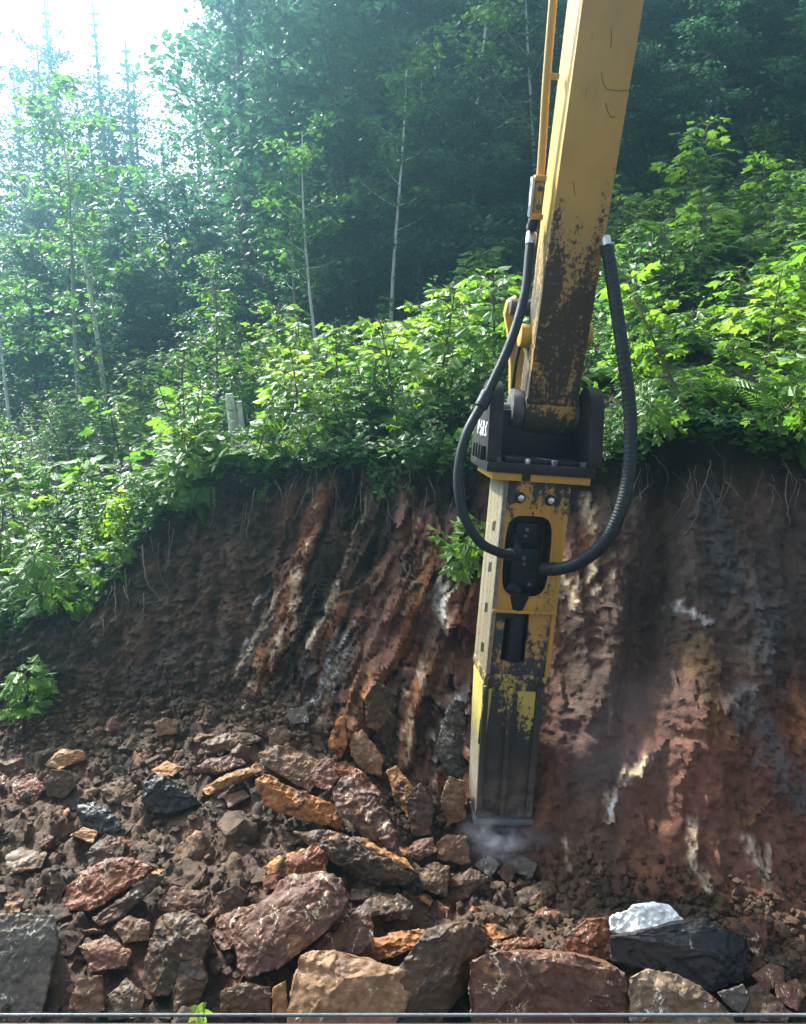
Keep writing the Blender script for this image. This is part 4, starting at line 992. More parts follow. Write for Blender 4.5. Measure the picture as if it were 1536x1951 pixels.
rock('brown clod shaped stone above the flat red slab', 'rock_brown', [(160,1628),(200,1588),(237,1603),(234,1640),(170,1650)], MD, 0.14, 0.7)
rock('small ochre stone below the shiny black stone', 'rock_ochre', [(133,1592),(160,1574),(187,1585),(177,1607)], MD, 0.09, 0.8)
rock('broad purple lump of earthy rock right of the red slab', 'rock_purple', [(288,1722),(330,1688),(400,1698),(412,1740),(330,1755)], MD, 0.15, 0.6)
rock('dark grey stone above the left lobe of the flecked boulder', 'rock_dark', [(418,1702),(450,1684),(472,1700),(462,1730),(428,1737)], FR, 0.12, 0.8)
rock('small red stone above the flecked boulder', 'rock_redbrown', [(498,1672),(525,1660),(532,1690),(503,1698)], MD, 0.09, 0.9)
rock('banded ochre slab propped behind the flecked boulder', 'rock_ochre', [(498,1652),(545,1622),(575,1613),(602,1620),(628,1662),(560,1666),(520,1684)], (0,-0.6,0.8), 0.09, 1.0)
rock('upright brown stone against the left side of the red slab', 'rock_brown', [(88,1700),(108,1658),(127,1690),(105,1722)], FR, 0.10, 0.8)

for lb_, mt_, pts_, n_, th_ in [
    ('dark plate jutting from the dirt under the flat red slab', 'rock_dark', [(170,1748),(262,1690),(300,1660),(318,1668),(240,1745),(190,1765)], MD, 0.08),
    ('long rusty slab sloping left behind the flecked boulder', 'rock_redbrown', [(540,1640),(600,1604),(640,1612),(622,1650),(560,1668)], (0.1,-0.6,0.78), 0.10),
    ('brown wedge of rock between the orange slab and the dark slab', 'rock_brown', [(560,1585),(620,1578),(660,1592),(640,1618),(590,1612)], MD, 0.12),
    ('rusty broken slab right of the white tipped slab', 'rock_ochre', [(735,1470),(752,1455),(790,1500),(812,1560),(790,1575),(752,1530)], (-0.3,-0.8,0.5), 0.10),
    ('brown slab leaning on the foot of the bank below the veined face', 'rock_brown', [(770,1520),(800,1490),(828,1530),(822,1590),(785,1598)], (-0.1,-0.85,0.5), 0.12),
    ('low dark slab between the flecked boulder and the great tan slab', 'rock_dark', [(660,1740),(720,1700),(770,1712),(760,1738),(712,1735),(672,1752)], UP, 0.08),
    ('red brown slab edge showing beside the dark boulder', 'rock_redbrown', [(930,1800),(990,1782),(1040,1795),(1010,1812),(950,1815)], MD, 0.10),
    ('brown angular stone left of the pointed dark boulder', 'rock_brown', [(722,1720),(758,1700),(790,1722),(778,1752),(735,1755)], MD, 0.11),
    ('dark stone in the gap below the tan block', 'rock_black', [(760,1668),(795,1660),(806,1700),(775,1712)], FR, 0.10),
    ('rusty stone at the far left of the heap', 'rock_redbrown', [(20,1490),(60,1470),(88,1500),(64,1530),(26,1524)], MD, 0.12),
    ('brown slab lying flat at the left edge of the heap', 'rock_brown', [(-20,1640),(40,1610),(92,1622),(80,1655),(10,1668)], UP, 0.09),
    ('dirt coated block behind the shiny black stone', 'rock_brown', [(186,1500),(226,1480),(262,1496),(250,1530),(204,1532)], MD, 0.12),
    ('rusty flake of rock above the jagged black rock', 'rock_ochre', [(286,1466),(318,1448),(352,1462),(330,1478),(300,1480)], UP, 0.07),
    ('brown block at the bottom left beside the tan standing stone', 'rock_brown', [(198,1900),(240,1862),(276,1892),(268,1940),(205,1945)], MD, 0.13),
    ('purple brown stone tucked right of the wide purple boulder', 'rock_purple', [(1080,1838),(1130,1828),(1162,1846),(1140,1862),(1090,1860)], UP, 0.08)]:
    rock(lb_, mt_, pts_, n_, th_, 0.8)

# loose stones over the rubble: a few shapes, each stone its own object
protos = []
for k in range(10):
    rr = random.Random(100 + k); bm = bmesh.new()
    dims = [(1, .8, .6), (1, .7, .45), (1, .9, .8), (1, .6, .35), (.9, 1, .55), (1, .75, .5), (1, .85, .65), (1, .7, .22), (1, .55, .25), (1, .8, .28)][k]
    for i in range(13):
        v = Vector((rr.gauss(0, 1), rr.gauss(0, 1), rr.gauss(0, 1))).normalized()
        bm.verts.new((v.x * dims[0] * .1, v.y * dims[1] * .1, v.z * dims[2] * .1))
    protos.append(finish_rock(bm, 'stone', M['rock_brown'], 0.1, 0.6, k * 3.7, 0.004, 0.019))
kinds = [('clod', 'dirt caked'), ('rock_brown', 'brown'), ('rock_redbrown', 'reddish brown'), ('rock_purple', 'purple brown'), ('rock_tan', 'tan'), ('rock_ochre', 'ochre'), ('rock_dark', 'dark'), ('rock_grey', 'grey')]
wts = [0.70, 0.45, 0.16, 0.08, 0.03, 0.05, 0.25, 0.02]
rs = random.Random(11); made = 0; tries = 0
spots = []
while made < 300 and tries < 6000:
    tries += 1
    px, py = rs.uniform(-20, 1550), rs.uniform(1370, 1940)
    if px > 1020 and py < 1690: continue
    if px > 640 and py < 1440 + (px - 640) * 0.55: continue
    if any(a + 6 < px < b - 6 and c + 6 < py < d - 6 for a, b, c, d in HERO) and rs.random() < 0.93: continue
    s_ = rs.choice([0.35, 0.45, 0.55, 0.7, 0.9, 1.2, 1.5])
    if any(math.hypot(px - a, py - b) < 9 + 6 * (s_ + c) for a, b, c in spots): continue
    spots.append((px, py, s_))
    p = floor_hit(px, py)
    src = protos[rs.randrange(10)]
    o = src if (made < 10 and (src := protos[made])) else link(src.copy())
    if made < 10: src.data.materials[0] = M['rock_brown']
    o.location = p + Vector((0, 0, -0.03 * s_)); o.scale = (s_ * rs.uniform(.8, 1.25),) * 3
    o.rotation_euler = (rs.uniform(-.2, .7), rs.uniform(-.5, .5), rs.uniform(0, 6.3))
    mat, col = rs.choices(kinds, wts)[0]
    o.material_slots[0].link = 'OBJECT'; o.material_slots[0].material = M[mat]
    tag(o, f'small {col} stone lying loose in the rubble between bigger rocks', 'stone', f'small {col} stones loose in the rubble')
    made += 1

# crumbs and clods of earth, far too many to count
def ico():
    bm = bmesh.new(); bmesh.ops.create_icosphere(bm, subdivisions=1, radius=1.0)
    v = np.array([x.co for x in bm.verts]); f = np.array([[q.index for q in p.verts] for p in bm.faces]); bm.free(); return v, f
iv, if_ = ico()
N = 11000
u = rng.uniform(0, 1, N); xs_ = rng.uniform(-3.4, 3.2, N)
js = np.clip(np.searchsorted(XS, xs_), 1, NX - 1)
ri = (len(back) + np.clip(rng.beta(1.5, 1.0, N) * 124, 0, 124)).astype(int)
P0 = np.stack([GX[ri, js], GY[ri, js], GZd[ri, js]], 1)
# some of it lies on the lower third of the bank
kb = (rng.random(N) < 0.22) & (xs_ < 0.5)
bi = (rng.beta(1, 3, N) * 60).astype(int)
P0[kb] = np.stack([BX[bi, js], BYd[bi, js], BZd[bi, js]], 1)[kb]
# and a drift of it gathers where the floor meets the bank
ks = rng.random(N) < 0.20
si = np.clip(rng.normal(0, 7, N), -24, 14).astype(int)
seamP = np.where((si < 0)[:, None], np.stack([GX[np.clip(len(GX) - 1 + si, 0, len(GX) - 1), js], GY[np.clip(len(GX) - 1 + si, 0, len(GX) - 1), js], GZd[np.clip(len(GX) - 1 + si, 0, len(GX) - 1), js]], 1), np.stack([BX[np.clip(si, 0, 60), js], BYd[np.clip(si, 0, 60), js], BZd[np.clip(si, 0, 60), js]], 1))
P0[ks] = seamP[ks]
sz = 0.006 + 0.03 * rng.random(N) ** 2.6
sh = rng.uniform(0.6, 1.3, (N, 1, 3))
jit = rng.uniform(0.72, 1.25, (N, len(iv), 1))
ang = rng.uniform(0, 6.28, N); ca, sa = np.cos(ang), np.sin(ang)
V = iv[None] * sh * jit
V = np.stack([V[..., 0] * ca[:, None] - V[..., 1] * sa[:, None], V[..., 0] * sa[:, None] + V[..., 1] * ca[:, None], V[..., 2]], -1) * sz[:, None, None] + P0[:, None] + np.array([0, 0, 0.2]) * sz[:, None, None]
FF = if_[None] + (np.arange(N) * len(iv))[:, None, None]
rub = mesh_np('rubble', V.reshape(-1, 3), FF.reshape(-1, 3), M['clod'])
rub['kind'] = 'stuff'

# ------------------------------------------------------------------ leaves
def half_pair(h):                            # outline of one half -> both halves sharing the midrib
    v = [(0.0, 0.0), (1.0, 0.0)]; a = [0]; b = [0]
    for (u_, w_) in h: v.append((u_, w_)); a.append(len(v) - 1)
    for (u_, w_) in h: v.append((u_, -w_)); b.append(len(v) - 1)
    a.append(1); b.append(1)
    vv = np.array([(u_, w_, -0.30 * abs(w_) - 0.16 * u_ * u_ + 0.05 * math.sin(7 * u_)) for u_, w_ in v])
    return vv, [a, b[::-1]]
T_MAPLE = half_pair([(-0.06, 0.20), (0.0, 0.36), (0.20, 0.25), (0.34, 0.42), (0.56, 0.58), (0.52, 0.24), (0.74, 0.22)])
T_OVAL = half_pair([(0.18, 0.20), (0.45, 0.29), (0.75, 0.19)])
T_NARROW = half_pair([(0.25, 0.13), (0.65, 0.11)])
T_NEEDLE = half_pair([(0.3, 0.20), (0.8, 0.12)])
def leaves(T, O, D, Nn, size):
    """vertices and faces of many leaves: base O, direction D, normal Nn, length size"""
    v, fs = T
    D = D / np.linalg.norm(D, axis=1)[:, None]
    Sd = np.cross(Nn, D); Sd /= np.maximum(np.linalg.norm(Sd, axis=1), 1e-6)[:, None]
    Nn = np.cross(D, Sd)
    V = O[:, None] + size[:, None, None] * (v[None, :, 0:1] * D[:, None] + v[None, :, 1:2] * Sd[:, None] + v[None, :, 2:3] * Nn[:, None])
    n, k = len(O), len(v)
    F_ = []
    for f in fs:
        F_.append(np.array(f)[None] + (np.arange(n) * k)[:, None])
    return V.reshape(-1, 3), [x.tolist() for x in F_], n * k
def leaf_mesh(name, mat, batches, parent=None):
    vs, fs, k = [], [], 0
    for V, F_, n in batches:
        vs.append(V)
        for g in F_: fs += [[i + k for i in f] for f in g] if k else g
        k += n
    return mesh_np(name, np.concatenate(vs), fs, mat, parent)
def unit(a): return a / np.maximum(np.linalg.norm(a, axis=-1, keepdims=True), 1e-9)

def plant_root(name, parts):
    r = link(bpy.data.objects.new(name, None)); r.empty_display_size = 0.1
    for p in parts: p.parent = r
    return r
def maple_sapling(h, nb, seed, mat='leaf_maple', ls=0.12, spread=0.42):
    r = np.random.default_rng(seed)
    mb = MB()
    lean = r.normal(0, 0.06, 2)
    top = np.array([lean[0] * h, lean[1] * h, h])
    ax = [Vector((top[0] * t * t, top[1] * t * t, h * t)) for t in np.linspace(0, 1, 7)]
    mb.tube(ax, [0.011 * h * (1 - 0.75 * t) + 0.0025 for t in np.linspace(0, 1, 7)], 5)
    O, D, Nn, Sz = [], [], [], []
    for k in range(nb):
        t = 0.22 + 0.78 * (k + r.random() * 0.7) / nb
        p0 = np.array([top[0] * t * t, top[1] * t * t, h * t])
        az = k * 1.57 + r.normal(0, 0.5)
        for sgn in (0, math.pi):
            a = az + sgn + r.normal(0, 0.25)
            L_ = h * spread * (1.05 - 0.72 * t) * r.uniform(0.6, 1.15)
            d = np.array([math.cos(a), math.sin(a), r.uniform(0.05, 0.5)])
            p1 = p0 + d * L_
            mb.tube([Vector(p0), Vector(p0 + d * L_ * 0.5 + [0, 0, 0.02 * h]), Vector(p1)], [0.005 * h + 0.001, 0.003 * h + .001, 0.0015], 4)
            nl = max(3, int(3 + 7 * L_ / (h * spread)))
            for q in range(nl):
                f = (q + 0.8) / nl
                b = p0 + d * L_ * f
                aa = a + (1 if q % 2 else -1) * r.uniform(0.5, 1.3) if q < nl - 1 else a
                dd = np.array([math.cos(aa), math.sin(aa), r.uniform(-0.55, 0.15)])
                pet = b + dd * ls * r.uniform(0.25, 0.6) + [0, 0, r.uniform(-.01, .03)]
                O.append(pet); D.append(dd); Nn.append(np.array([0, 0, 1.0]) + r.normal(0, 0.33, 3) + 0.25 * np.array([dd[0], dd[1], 0])); Sz.append(ls * r.uniform(0.6, 1.25))
    stem = mb.build('stem', M['stem'])
    lv = leaf_mesh('leaves', M[mat], [leaves(T_MAPLE, np.array(O), np.array(D), np.array(Nn), np.array(Sz))])
    return plant_root('maple_sapling', [stem, lv])
def shrub(h, ns, nl, seed, ls=0.07):
    r = np.random.default_rng(seed); mb = MB(); O, D, Nn, Sz = [], [], [], []
    for s_ in range(ns):
        a = r.uniform(0, 6.28); tilt = r.uniform(0.1, 0.75); hh = h * r.uniform(0.6, 1.1)
        e = np.array([math.cos(a) * tilt, math.sin(a) * tilt, 1.0]) * hh
        pts = [e * np.array([t ** 1.5, t ** 1.5, t]) for t in np.linspace(0, 1, 6)]
        mb.tube([Vector(p) for p in pts], [0.006 * h * (1 - 0.7 * t) + 0.0015 for t in np.linspace(0, 1, 6)], 4)
        for q in range(nl):
            t = 0.15 + 0.85 * (q + r.random()) / nl
            b = e * np.array([t ** 1.5, t ** 1.5, t]); aa = q * 2.4 + r.normal(0, .4)
            dd = np.array([math.cos(aa), math.sin(aa), r.uniform(-0.4, 0.5)])
            off = dd * r.uniform(0.02, 0.20) * h * (1.1 - t)
            O.append(b + off); D.append(dd); Nn.append(np.array([0, 0, 1.0]) + r.normal(0, 0.4, 3)); Sz.append(ls * r.uniform(0.6, 1.3))
    stem = mb.build('stem', M['stem'])
    lv = leaf_mesh('leaves', M['leaf_shrub'], [leaves(T_OVAL, np.array(O), np.array(D), np.array(Nn), np.array(Sz))])
    return plant_root('leafy_shrub', [stem, lv])
def fern(L_, nf, seed):
    r = np.random.default_rng(seed); mb = MB(); O, D, Nn, Sz = [], [], [], []
    for k in range(nf):
        a = 6.283 * k / nf + r.normal(0, 0.25); l = L_ * r.uniform(0.7, 1.1); up = r.uniform(0.55, 0.9)
        c = np.array([math.cos(a), math.sin(a), 0])
        f = lambda t: c * l * t * (0.55 + 0.35 * t) + np.array([0, 0, l * (up * 1.3 * t - 0.85 * t * t)])
        ts = np.linspace(0, 1, 9)
        mb.tube([Vector(f(t)) for t in ts], [0.004 * (1 - 0.8 * t) + 0.0008 for t in ts], 4)
        for q in range(17):
            t = 0.14 + 0.86 * q / 17
            b = f(t); tg = unit(f(min(t + .03, 1.0)) - f(t - .03)); sd = unit(np.cross(tg, [0, 0, 1.0])); nn = np.cross(sd, tg)
            for sg in (-1, 1):
                O.append(b); D.append(sd * sg + tg * 0.45 - np.array([0, 0, .15])); Nn.append(nn + r.normal(0, .12, 3)); Sz.append(l * 0.30 * math.sin(math.pi * min(1, (t * 0.86 + 0.14))) ** 0.8 + 0.012)
    stem = mb.build('stem', M['stem'])
    lv = leaf_mesh('fronds', M['leaf_fern'], [leaves(T_NARROW, np.array(O), np.array(D), np.array(Nn), np.array(Sz))])
    return plant_root('fern', [stem, lv])

P_MAPLE = [maple_sapling(0.55, 5, 1, ls=0.11), maple_sapling(0.85, 8, 2, ls=0.125), maple_sapling(1.15, 10, 3, ls=0.13), maple_sapling(0.7, 7, 4, ls=0.17), maple_sapling(1.0, 9, 5, ls=0.105), maple_sapling(0.9, 7, 6, 'leaf_bright', ls=0.11), maple_sapling(1.5, 8, 7, ls=0.115, spread=0.26)]
P_SHRUB = [shrub(0.6, 7, 26, 11), shrub(0.8, 9, 30, 12, 0.08), shrub(0.5, 8, 22, 13, 0.06), shrub(0.95, 8, 34, 14, 0.065)]
P_FERN = [fern(0.6, 8, 21), fern(0.75, 9, 22), fern(0.5, 7, 23)]
P_BRIGHT = maple_sapling(0.5, 5, 31, 'leaf_bright', 0.13, 0.55)
used = set()
def place(proto, loc, rz, sc, label, cat, group=None, tilt=(0, 0)):
    if proto.name not in used: used.add(proto.name); o = proto
    else: o = copy_tree(proto)
    o.location = loc; o.rotation_euler = (tilt[0], tilt[1], rz); o.scale = (sc, sc, sc)
    if 'group' in o: del o['group']
    return tag(o, label, cat, group)
def hill_pt(px, py):
    """where a picture ray meets the hillside"""
    r = ray(px, py)
    for d in np.arange(5.5, 40, 0.04):
        p = EYE + r * d
        if p.y > crest_y(p.x) and p.z <= hill_z(p.x, p.y): return Vector((p.x, p.y, hill_z(p.x, p.y)))
    return EYE + r * 12
rp = random.Random(5)
# plants that stand out
def on_crest(px, dy=0.05):
    X = (px - W / 2) / F * 6.4
    for _ in range(4):
        y = crest_y(X) + dy; z = hill_z(X, y); d = y * FWD.y + (z - 3) * FWD.z; X = (px - W / 2) / F * d
    return Vector((X, y, z))
SP = [
 (P_BRIGHT, on_crest(385, 0.35), 0.4, 1.15, 'bright yellow green maple seedling below the white stump', 'sapling', (0, 0)),
 (P_MAPLE[3], on_crest(320, 0.12), 1.2, 0.8, 'light green maple seedling on the bank edge left of the yellow one', 'sapling', (0.35, 0)),
 (P_FERN[0], on_crest(390, 0.02), 0.5, 0.5, 'fern drooping over the dark bank edge', 'fern', (0.7, 0)),
 (P_MAPLE[0], on_crest(480, 0.08), 2.0, 0.95, 'broad leaved seedling on the bank edge right of the drooping fern', 'sapling', (0.4, 0)),
 (P_SHRUB[2], bank_hit(715, 935), 0.3, 0.8, 'small leafy plant clinging to the bank below the turf', 'plant', (0.9, 0.1)),
 (P_SHRUB[0], bank_hit(488, 955), 0.9, 0.28, 'tiny pale leaved plant hanging in the dark hollow of the bank', 'plant', (0.9, 0)),
 (P_MAPLE[3], bank_hit(862, 1085), 0.9, 0.66, 'light green seedling growing from the bank left of the breaker', 'sapling', (0.55, -0.1)),
 (P_MAPLE[3], floor_hit(62, 1365), 0.2, 0.62, 'round leafy plant at the foot of the bank on the left', 'plant', (0.1, 0)),
 (P_MAPLE[1], on_crest(90, 0.05), 0.2, 0.8, 'dark green sapling leaning over the low left bank', 'sapling', (0.5, 0)),
 (P_MAPLE[0], on_crest(190, 0.02), 1.4, 0.9, 'low maple seedling hanging over the bank at left', 'sapling', (0.65, 0)),
 (P_MAPLE[3], bank_hit(150, 1165), 1.0, 0.32, 'single pale leafed sprig on the bank at left', 'plant', (0.9, 0)),
 (P_MAPLE[2], hill_pt(1290, 470), 0.6, 1.3, 'tall leafy sapling right of the arm rising against the dark forest', 'sapling', (0, 0)),
 (P_MAPLE[4], hill_pt(1235, 420), 2.2, 1.0, 'slim sapling close to the right side of the arm', 'sapling', (0, 0)),
 (P_FERN[1], hill_pt(1420, 500), 1.0, 1.25, 'yellow green fern clump on the slope at right', 'fern', (0.1, 0)),
 (P_MAPLE[1], on_crest(1480, 0.1), 0.5, 0.95, 'maple sapling over the bank edge at far right', 'sapling', (0.5, 0)),
 (P_MAPLE[0], on_crest(1350, 0.02), 2.5, 0.6, 'small seedling on the bank edge right of the hose', 'sapling', (0.5, 0)),
 (P_MAPLE[4], on_crest(940, 1.1), 0.2, 1.2, 'tall leafy sapling left of the arm', 'sapling', (0, 0)),
 (P_MAPLE[2], on_crest(1520, 1.1), 0.2, 1.15, 'bushy maple sapling at the right edge of the slope', 'sapling', (0, 0)),
 (P_FERN[2], on_crest(690, 0.6), 0.2, 1.0, 'pale fern on the slope right of the stump', 'fern', (0, 0)),
 (P_FERN[1], on_crest(1340, 0.8), 0.2, 0.8, 'dark green fern on the slope below the yellow green fern', 'fern', (0.3, 0)),
]
for a in SP: place(a[0], a[1], a[2], a[3], a[4], a[5], None, a[6])
# the thicket that covers the slope: each plant an object of its own
cnt = 0; pos = []
yv = 0.03
cands = []
y = 5.6
while y < 12.6:
    st = 0.30 + 0.035 * (y - 5.5)
    x = -0.62 * y - 0.5
    while x < 0.60 * y + 0.5:
        cands.append((x + rp.uniform(-.5, .5) * st, y + rp.uniform(-.5, .5) * st)); x += st
    y += st
rp.shuffle(cands)
for x, y in cands:
    cy_ = crest_y(x)
    if y < cy_ + 0.03 or cnt >= 290: continue
    z = hill_z(x, y)
    u_, v_, d_ = proj((x, y, z + 0.4))
    if u_ < -70 or u_ > 1600 or v_ < 180: continue
    dist = y - cy_
    k = rp.random()
    edge_ = dist < 0.28
    tl = (rp.uniform(0.25, 0.6), rp.uniform(-.2, .2)) if edge_ else (rp.uniform(-.12, .15), rp.uniform(-.12, .12))
    sc = rp.uniform(0.4, 0.9) if edge_ else rp.uniform(0.55, 1.2) * (1 + 0.35 * float(fbm(x * 0.9, y * 0.9, 3.0, 2)))
    if 950 < u_ < 1250 and dist < 1: sc *= 0.8
    if abs(u_ - 452) < 70 and dist < 1.75: continue
    if k < 0.50: pr, lb, ct, gp = rp.choice(P_MAPLE), 'green maple sapling among the dense plants of the hillside', 'sapling', 'maple saplings on the hillside'
    elif k < 0.86: pr, lb, ct, gp = rp.choice(P_SHRUB), 'small leaved green shrub among the dense plants of the hillside', 'shrub', 'leafy shrubs on the hillside'
    else: pr, lb, ct, gp = rp.choice(P_FERN), 'green fern among the dense plants of the hillside', 'fern', 'ferns on the hillside'
    place(pr, (x, y, z - 0.03), rp.uniform(0, 6.3), sc, lb, ct, gp, tl); cnt += 1
# a fringe of plants hangs over the edge of the bank
x = -4.0
while x < 4.0:
    y = crest_y(x) + rp.uniform(-0.02, 0.10); z = hill_z(x, y); u_, v_, d_ = proj((x, y, z))
    if -60 < u_ < 1590:
        k = rp.random(); far_ = 1060 < u_ < 1240
        sc = rp.uniform(0.35, 0.7) * (0.8 if far_ else 1.0); tl = (rp.uniform(0.55, 1.25), rp.uniform(-.4, .4))
        if k < 0.5: a_ = (rp.choice(P_MAPLE), 'maple seedling hanging over the edge of the bank', 'sapling', 'seedlings hanging over the bank edge')
        elif k < 0.8: a_ = (rp.choice(P_SHRUB), 'small leafy shrub hanging over the edge of the bank', 'shrub', 'shrubs hanging over the bank edge')
        else: a_ = (rp.choice(P_FERN), 'small fern hanging over the edge of the bank', 'fern', 'ferns hanging over the bank edge')
        place(a_[0], (x, y, z - 0.02), rp.uniform(0, 6.3), sc, a_[1], a_[2], a_[3], tl)
    x += rp.uniform(0.05, 0.30)
# low ground cover between them
N = 20000
gx = rng.uniform(-7.5, 8, N); gy0 = np.interp(gx, XS, Yc); gy = gy0 + 0.0 + (13.0 - gy0) * rng.beta(1.0, 1.6, N)
keep = np.abs(gx) < 0.62 * gy + 0.6
gx, gy = gx[keep], gy[keep]; N = len(gx)
gz = np.array([hill_z(a, b) for a, b in zip(gx, gy)])
clump = fbm(gx * 1.3, gy * 1.3, 0.5, 3)
gh = np.clip(0.02 + (0.20 + 0.22 * clump) * rng.random(N), 0.01, 0.5)
O = np.stack([gx, gy - 0.10 * np.exp(-(gy - np.interp(gx, XS, Yc)) * 6), gz + gh], 1)
ke = rng.random(N) < 0.20                    # leaves that trail over the lip of the bank
ex_ = rng.uniform(-3.6, 3.6, N); ey_ = np.interp(ex_, XS, HY[0]); ez_ = np.interp(ex_, XS, HZd[0])
Oe = np.stack([ex_, ey_ + rng.uniform(-0.05, 0.06, N), ez_ + rng.normal(0.0, 0.05, N) - 0.06 * rng.random(N) ** 2], 1)
O[ke] = Oe[ke]
az = rng.uniform(0, 6.28, N)
D = np.stack([np.cos(az), np.sin(az) - 0.35, rng.uniform(-0.55, 0.25, N)], 1)
Nn = np.stack([rng.normal(0, .35, N), rng.normal(-.2, .35, N), np.ones(N)], 1)
sz = rng.uniform(0.035, 0.095, N)
h1 = rng.random(N) < 0.4
ug = leaf_mesh('undergrowth', M['leaf_shrub'], [leaves(T_MAPLE, O[h1], D[h1], Nn[h1], sz[h1] * 1.1), leaves(T_OVAL, O[~h1], D[~h1], Nn[~h1], sz[~h1])])
ug['kind'] = 'stuff'

# white broken stump in two splinters, roots hanging out of the bank, a leaf on the rocks
p = hill_pt(455, 800); p = on_crest(455, 1.6) + Vector((0, 0, 0.05))
st = tag(empty('tree_stump', Matrix.Translation(p)), 'pale splintered birch stump standing in two prongs on the slope', 'stump')
sc_ = 0.0046
m = MB(); m.tube([(-0.015, 0, -0.12), (-0.03, 0, 0.08), (-0.075, 0, 0.54)], [0.068, 0.058, 0.040], 9); m.build('trunk_splinter', M['bark_white'], st)
m = MB(); m.tube([(0.035, 0.03, -0.12), (0.03, 0.03, 0.08), (0.022, 0.02, 0.46)], [0.056, 0.048, 0.024], 9); m.build('trunk_splinter', M['bark_white'], st)
rq = random.Random(9)
ROOTS = [(575,905,560,985),(548,930,556,972),(520,900,540,975),(620,880,655,975),(700,890,690,960),(735,870,720,945),(770,870,810,940),(660,900,640,970),(250,1105,232,1180),(215,1120,205,1235),(330,1010,320,1090),(275,1130,262,1190),(410,930,405,1000),(1280,900,1330,970),(1210,900,1215,990),(1500,900,1502,1000),(1330,820,1400,900),(880,930,850,1000),(905,935,860,960),(765,1060,800,1105),(470,960,455,1040),(130,1150,150,1215)]
for _ in range(75):
    a = rq.choice([rq.uniform(180, 900), rq.uniform(480, 900), rq.uniform(1200, 1530)])
    b = float(np.interp(a, [0, 200, 280, 380, 560, 900, 1200, 1536], [1210, 1135, 1035, 950, 900, 890, 880, 880])) + rq.uniform(-10, 45)
    l_ = rq.uniform(25, 110)
    ROOTS.append((a, b, a + rq.uniform(-0.45, 0.35) * l_, b + l_))
for a, b, c, d in ROOTS:
    p0, p1 = bank_hit(a, b), bank_hit(c, d)
    off = Vector((0, -0.045, 0.01)); mid = p0.lerp(p1, 0.5) + Vector((rq.uniform(-.05, .05), -rq.uniform(0.06, 0.13), rq.uniform(-.02, .04)))
    rw = rq.choice([0.0022, 0.003, 0.004, 0.0055])
    m = MB(); pts_ = spline([p0 + Vector((0, 0.04, 0)), p0 + off * .5, mid, p1 + off], 5)
    pts_ = [q + Vector((rq.uniform(-1, 1), rq.uniform(-1, 1), rq.uniform(-1, 1))) * 0.006 for q in pts_]
    m.tube([q - p0 for q in pts_], [rw * (1 - 0.75 * i / (len(pts_) - 1)) for i in range(len(pts_))], 5)
    o = m.build('root', M['root']); o.location = p0
    tag(o, 'thin bare root hanging out of the dark bank edge', 'root', 'roots hanging from the bank')
pl = floor_hit(398, 1925) + Vector((0, -0.14, 0.16))
lf = leaf_mesh('leaf', M['leaf_bright'], [leaves(T_MAPLE, np.zeros((1, 3)), np.array([[0.25, -0.5, -0.75]]), np.array([[0.1, -1.0, 0.5]]), np.array([0.11]))])
lf.location = pl; tag(lf, 'torn green maple leaf caught among the rocks at the bottom', 'leaf')

# ------------------------------------------------------------------ forest
def trunk_mesh(h, r0, seed, mat, wig=0.02, branches=0, b0=0.3, name='trunk'):
    r = np.random.default_rng(seed); mb = MB()
    w1, w2, ph = r.normal(0, wig * h), r.normal(0, wig * h), r.uniform(0, 6)
    f = lambda t: Vector((w1 * math.sin(2.2 * t + ph) - w1 * math.sin(ph), w2 * math.sin(2.7 * t + ph) - w2 * math.sin(ph), h * t))
    ts = np.linspace(0, 1, 12)
    mb.tube([f(t) for t in ts], [r0 * (1 - 0.86 * t) + 0.006 for t in ts], 8)
    tips = []
    for k in range(branches):
        t = b0 + (1 - b0) * (k + r.random()) / branches
        a = k * 2.4 + r.normal(0, .3); L_ = h * 0.24 * (1.15 - 0.8 * t) * r.uniform(.7, 1.2); rise = r.uniform(0.15, 0.7)
        d = Vector((math.cos(a), math.sin(a), rise)); p0 = f(t)
        q = [p0, p0 + d * L_ * 0.5 + Vector((0, 0, -0.02 * L_)), p0 + d * L_ + Vector((0, 0, 0.06 * L_))]
        mb.tube(q, [r0 * 0.33 * (1 - 0.7 * t) + .004, r0 * 0.2 * (1 - 0.7 * t) + .003, .003], 5)
        tips.append((p0, q[1], q[2], L_))
    return mb.build(name, mat), f, tips
def broadleaf(h, seed, nleaf=5200, ls=0.13, b0=0.25, mat='leaf_forest', bark='bark_dark', r0=None, nb=30, name='broadleaf_tree', wig=0.02, flat=0.35):
    r = np.random.default_rng(seed)
    tr, f, tips = trunk_mesh(h, r0 or 0.012 * h + 0.02, seed, M[bark], wig, nb, b0)
    O = []
    per = max(6, nleaf // (nb * 5))
    for (p0, p1, p2, L_) in tips:
        for c, rad in ((p1, 0.42), (p1.lerp(p2, .5), 0.42), (p2, 0.38), (p2 + Vector((r.normal(0, .3), r.normal(0, .3), 0)) * L_ * .6, 0.3), (p0.lerp(p1, .6), 0.3)):
            rr_ = max(0.25, L_ * rad)
            g = r.normal(0, 1, (per, 3)) * np.array([1, 1, flat]) * rr_ * 0.62
            O.append(np.array(c) + g)
    O = np.concatenate(O); n = len(O)
    az = r.uniform(0, 6.28, n)
    D = np.stack([np.cos(az), np.sin(az), r.uniform(-.7, .2, n)], 1)
    Nn = np.stack([r.normal(0, .45, n), r.normal(0, .45, n), np.ones(n)], 1)
    cr = leaf_mesh('crown', M[mat], [leaves(T_OVAL, O, D, Nn, ls * r.uniform(.6, 1.3, n))])
    return plant_root(name, [tr, cr])
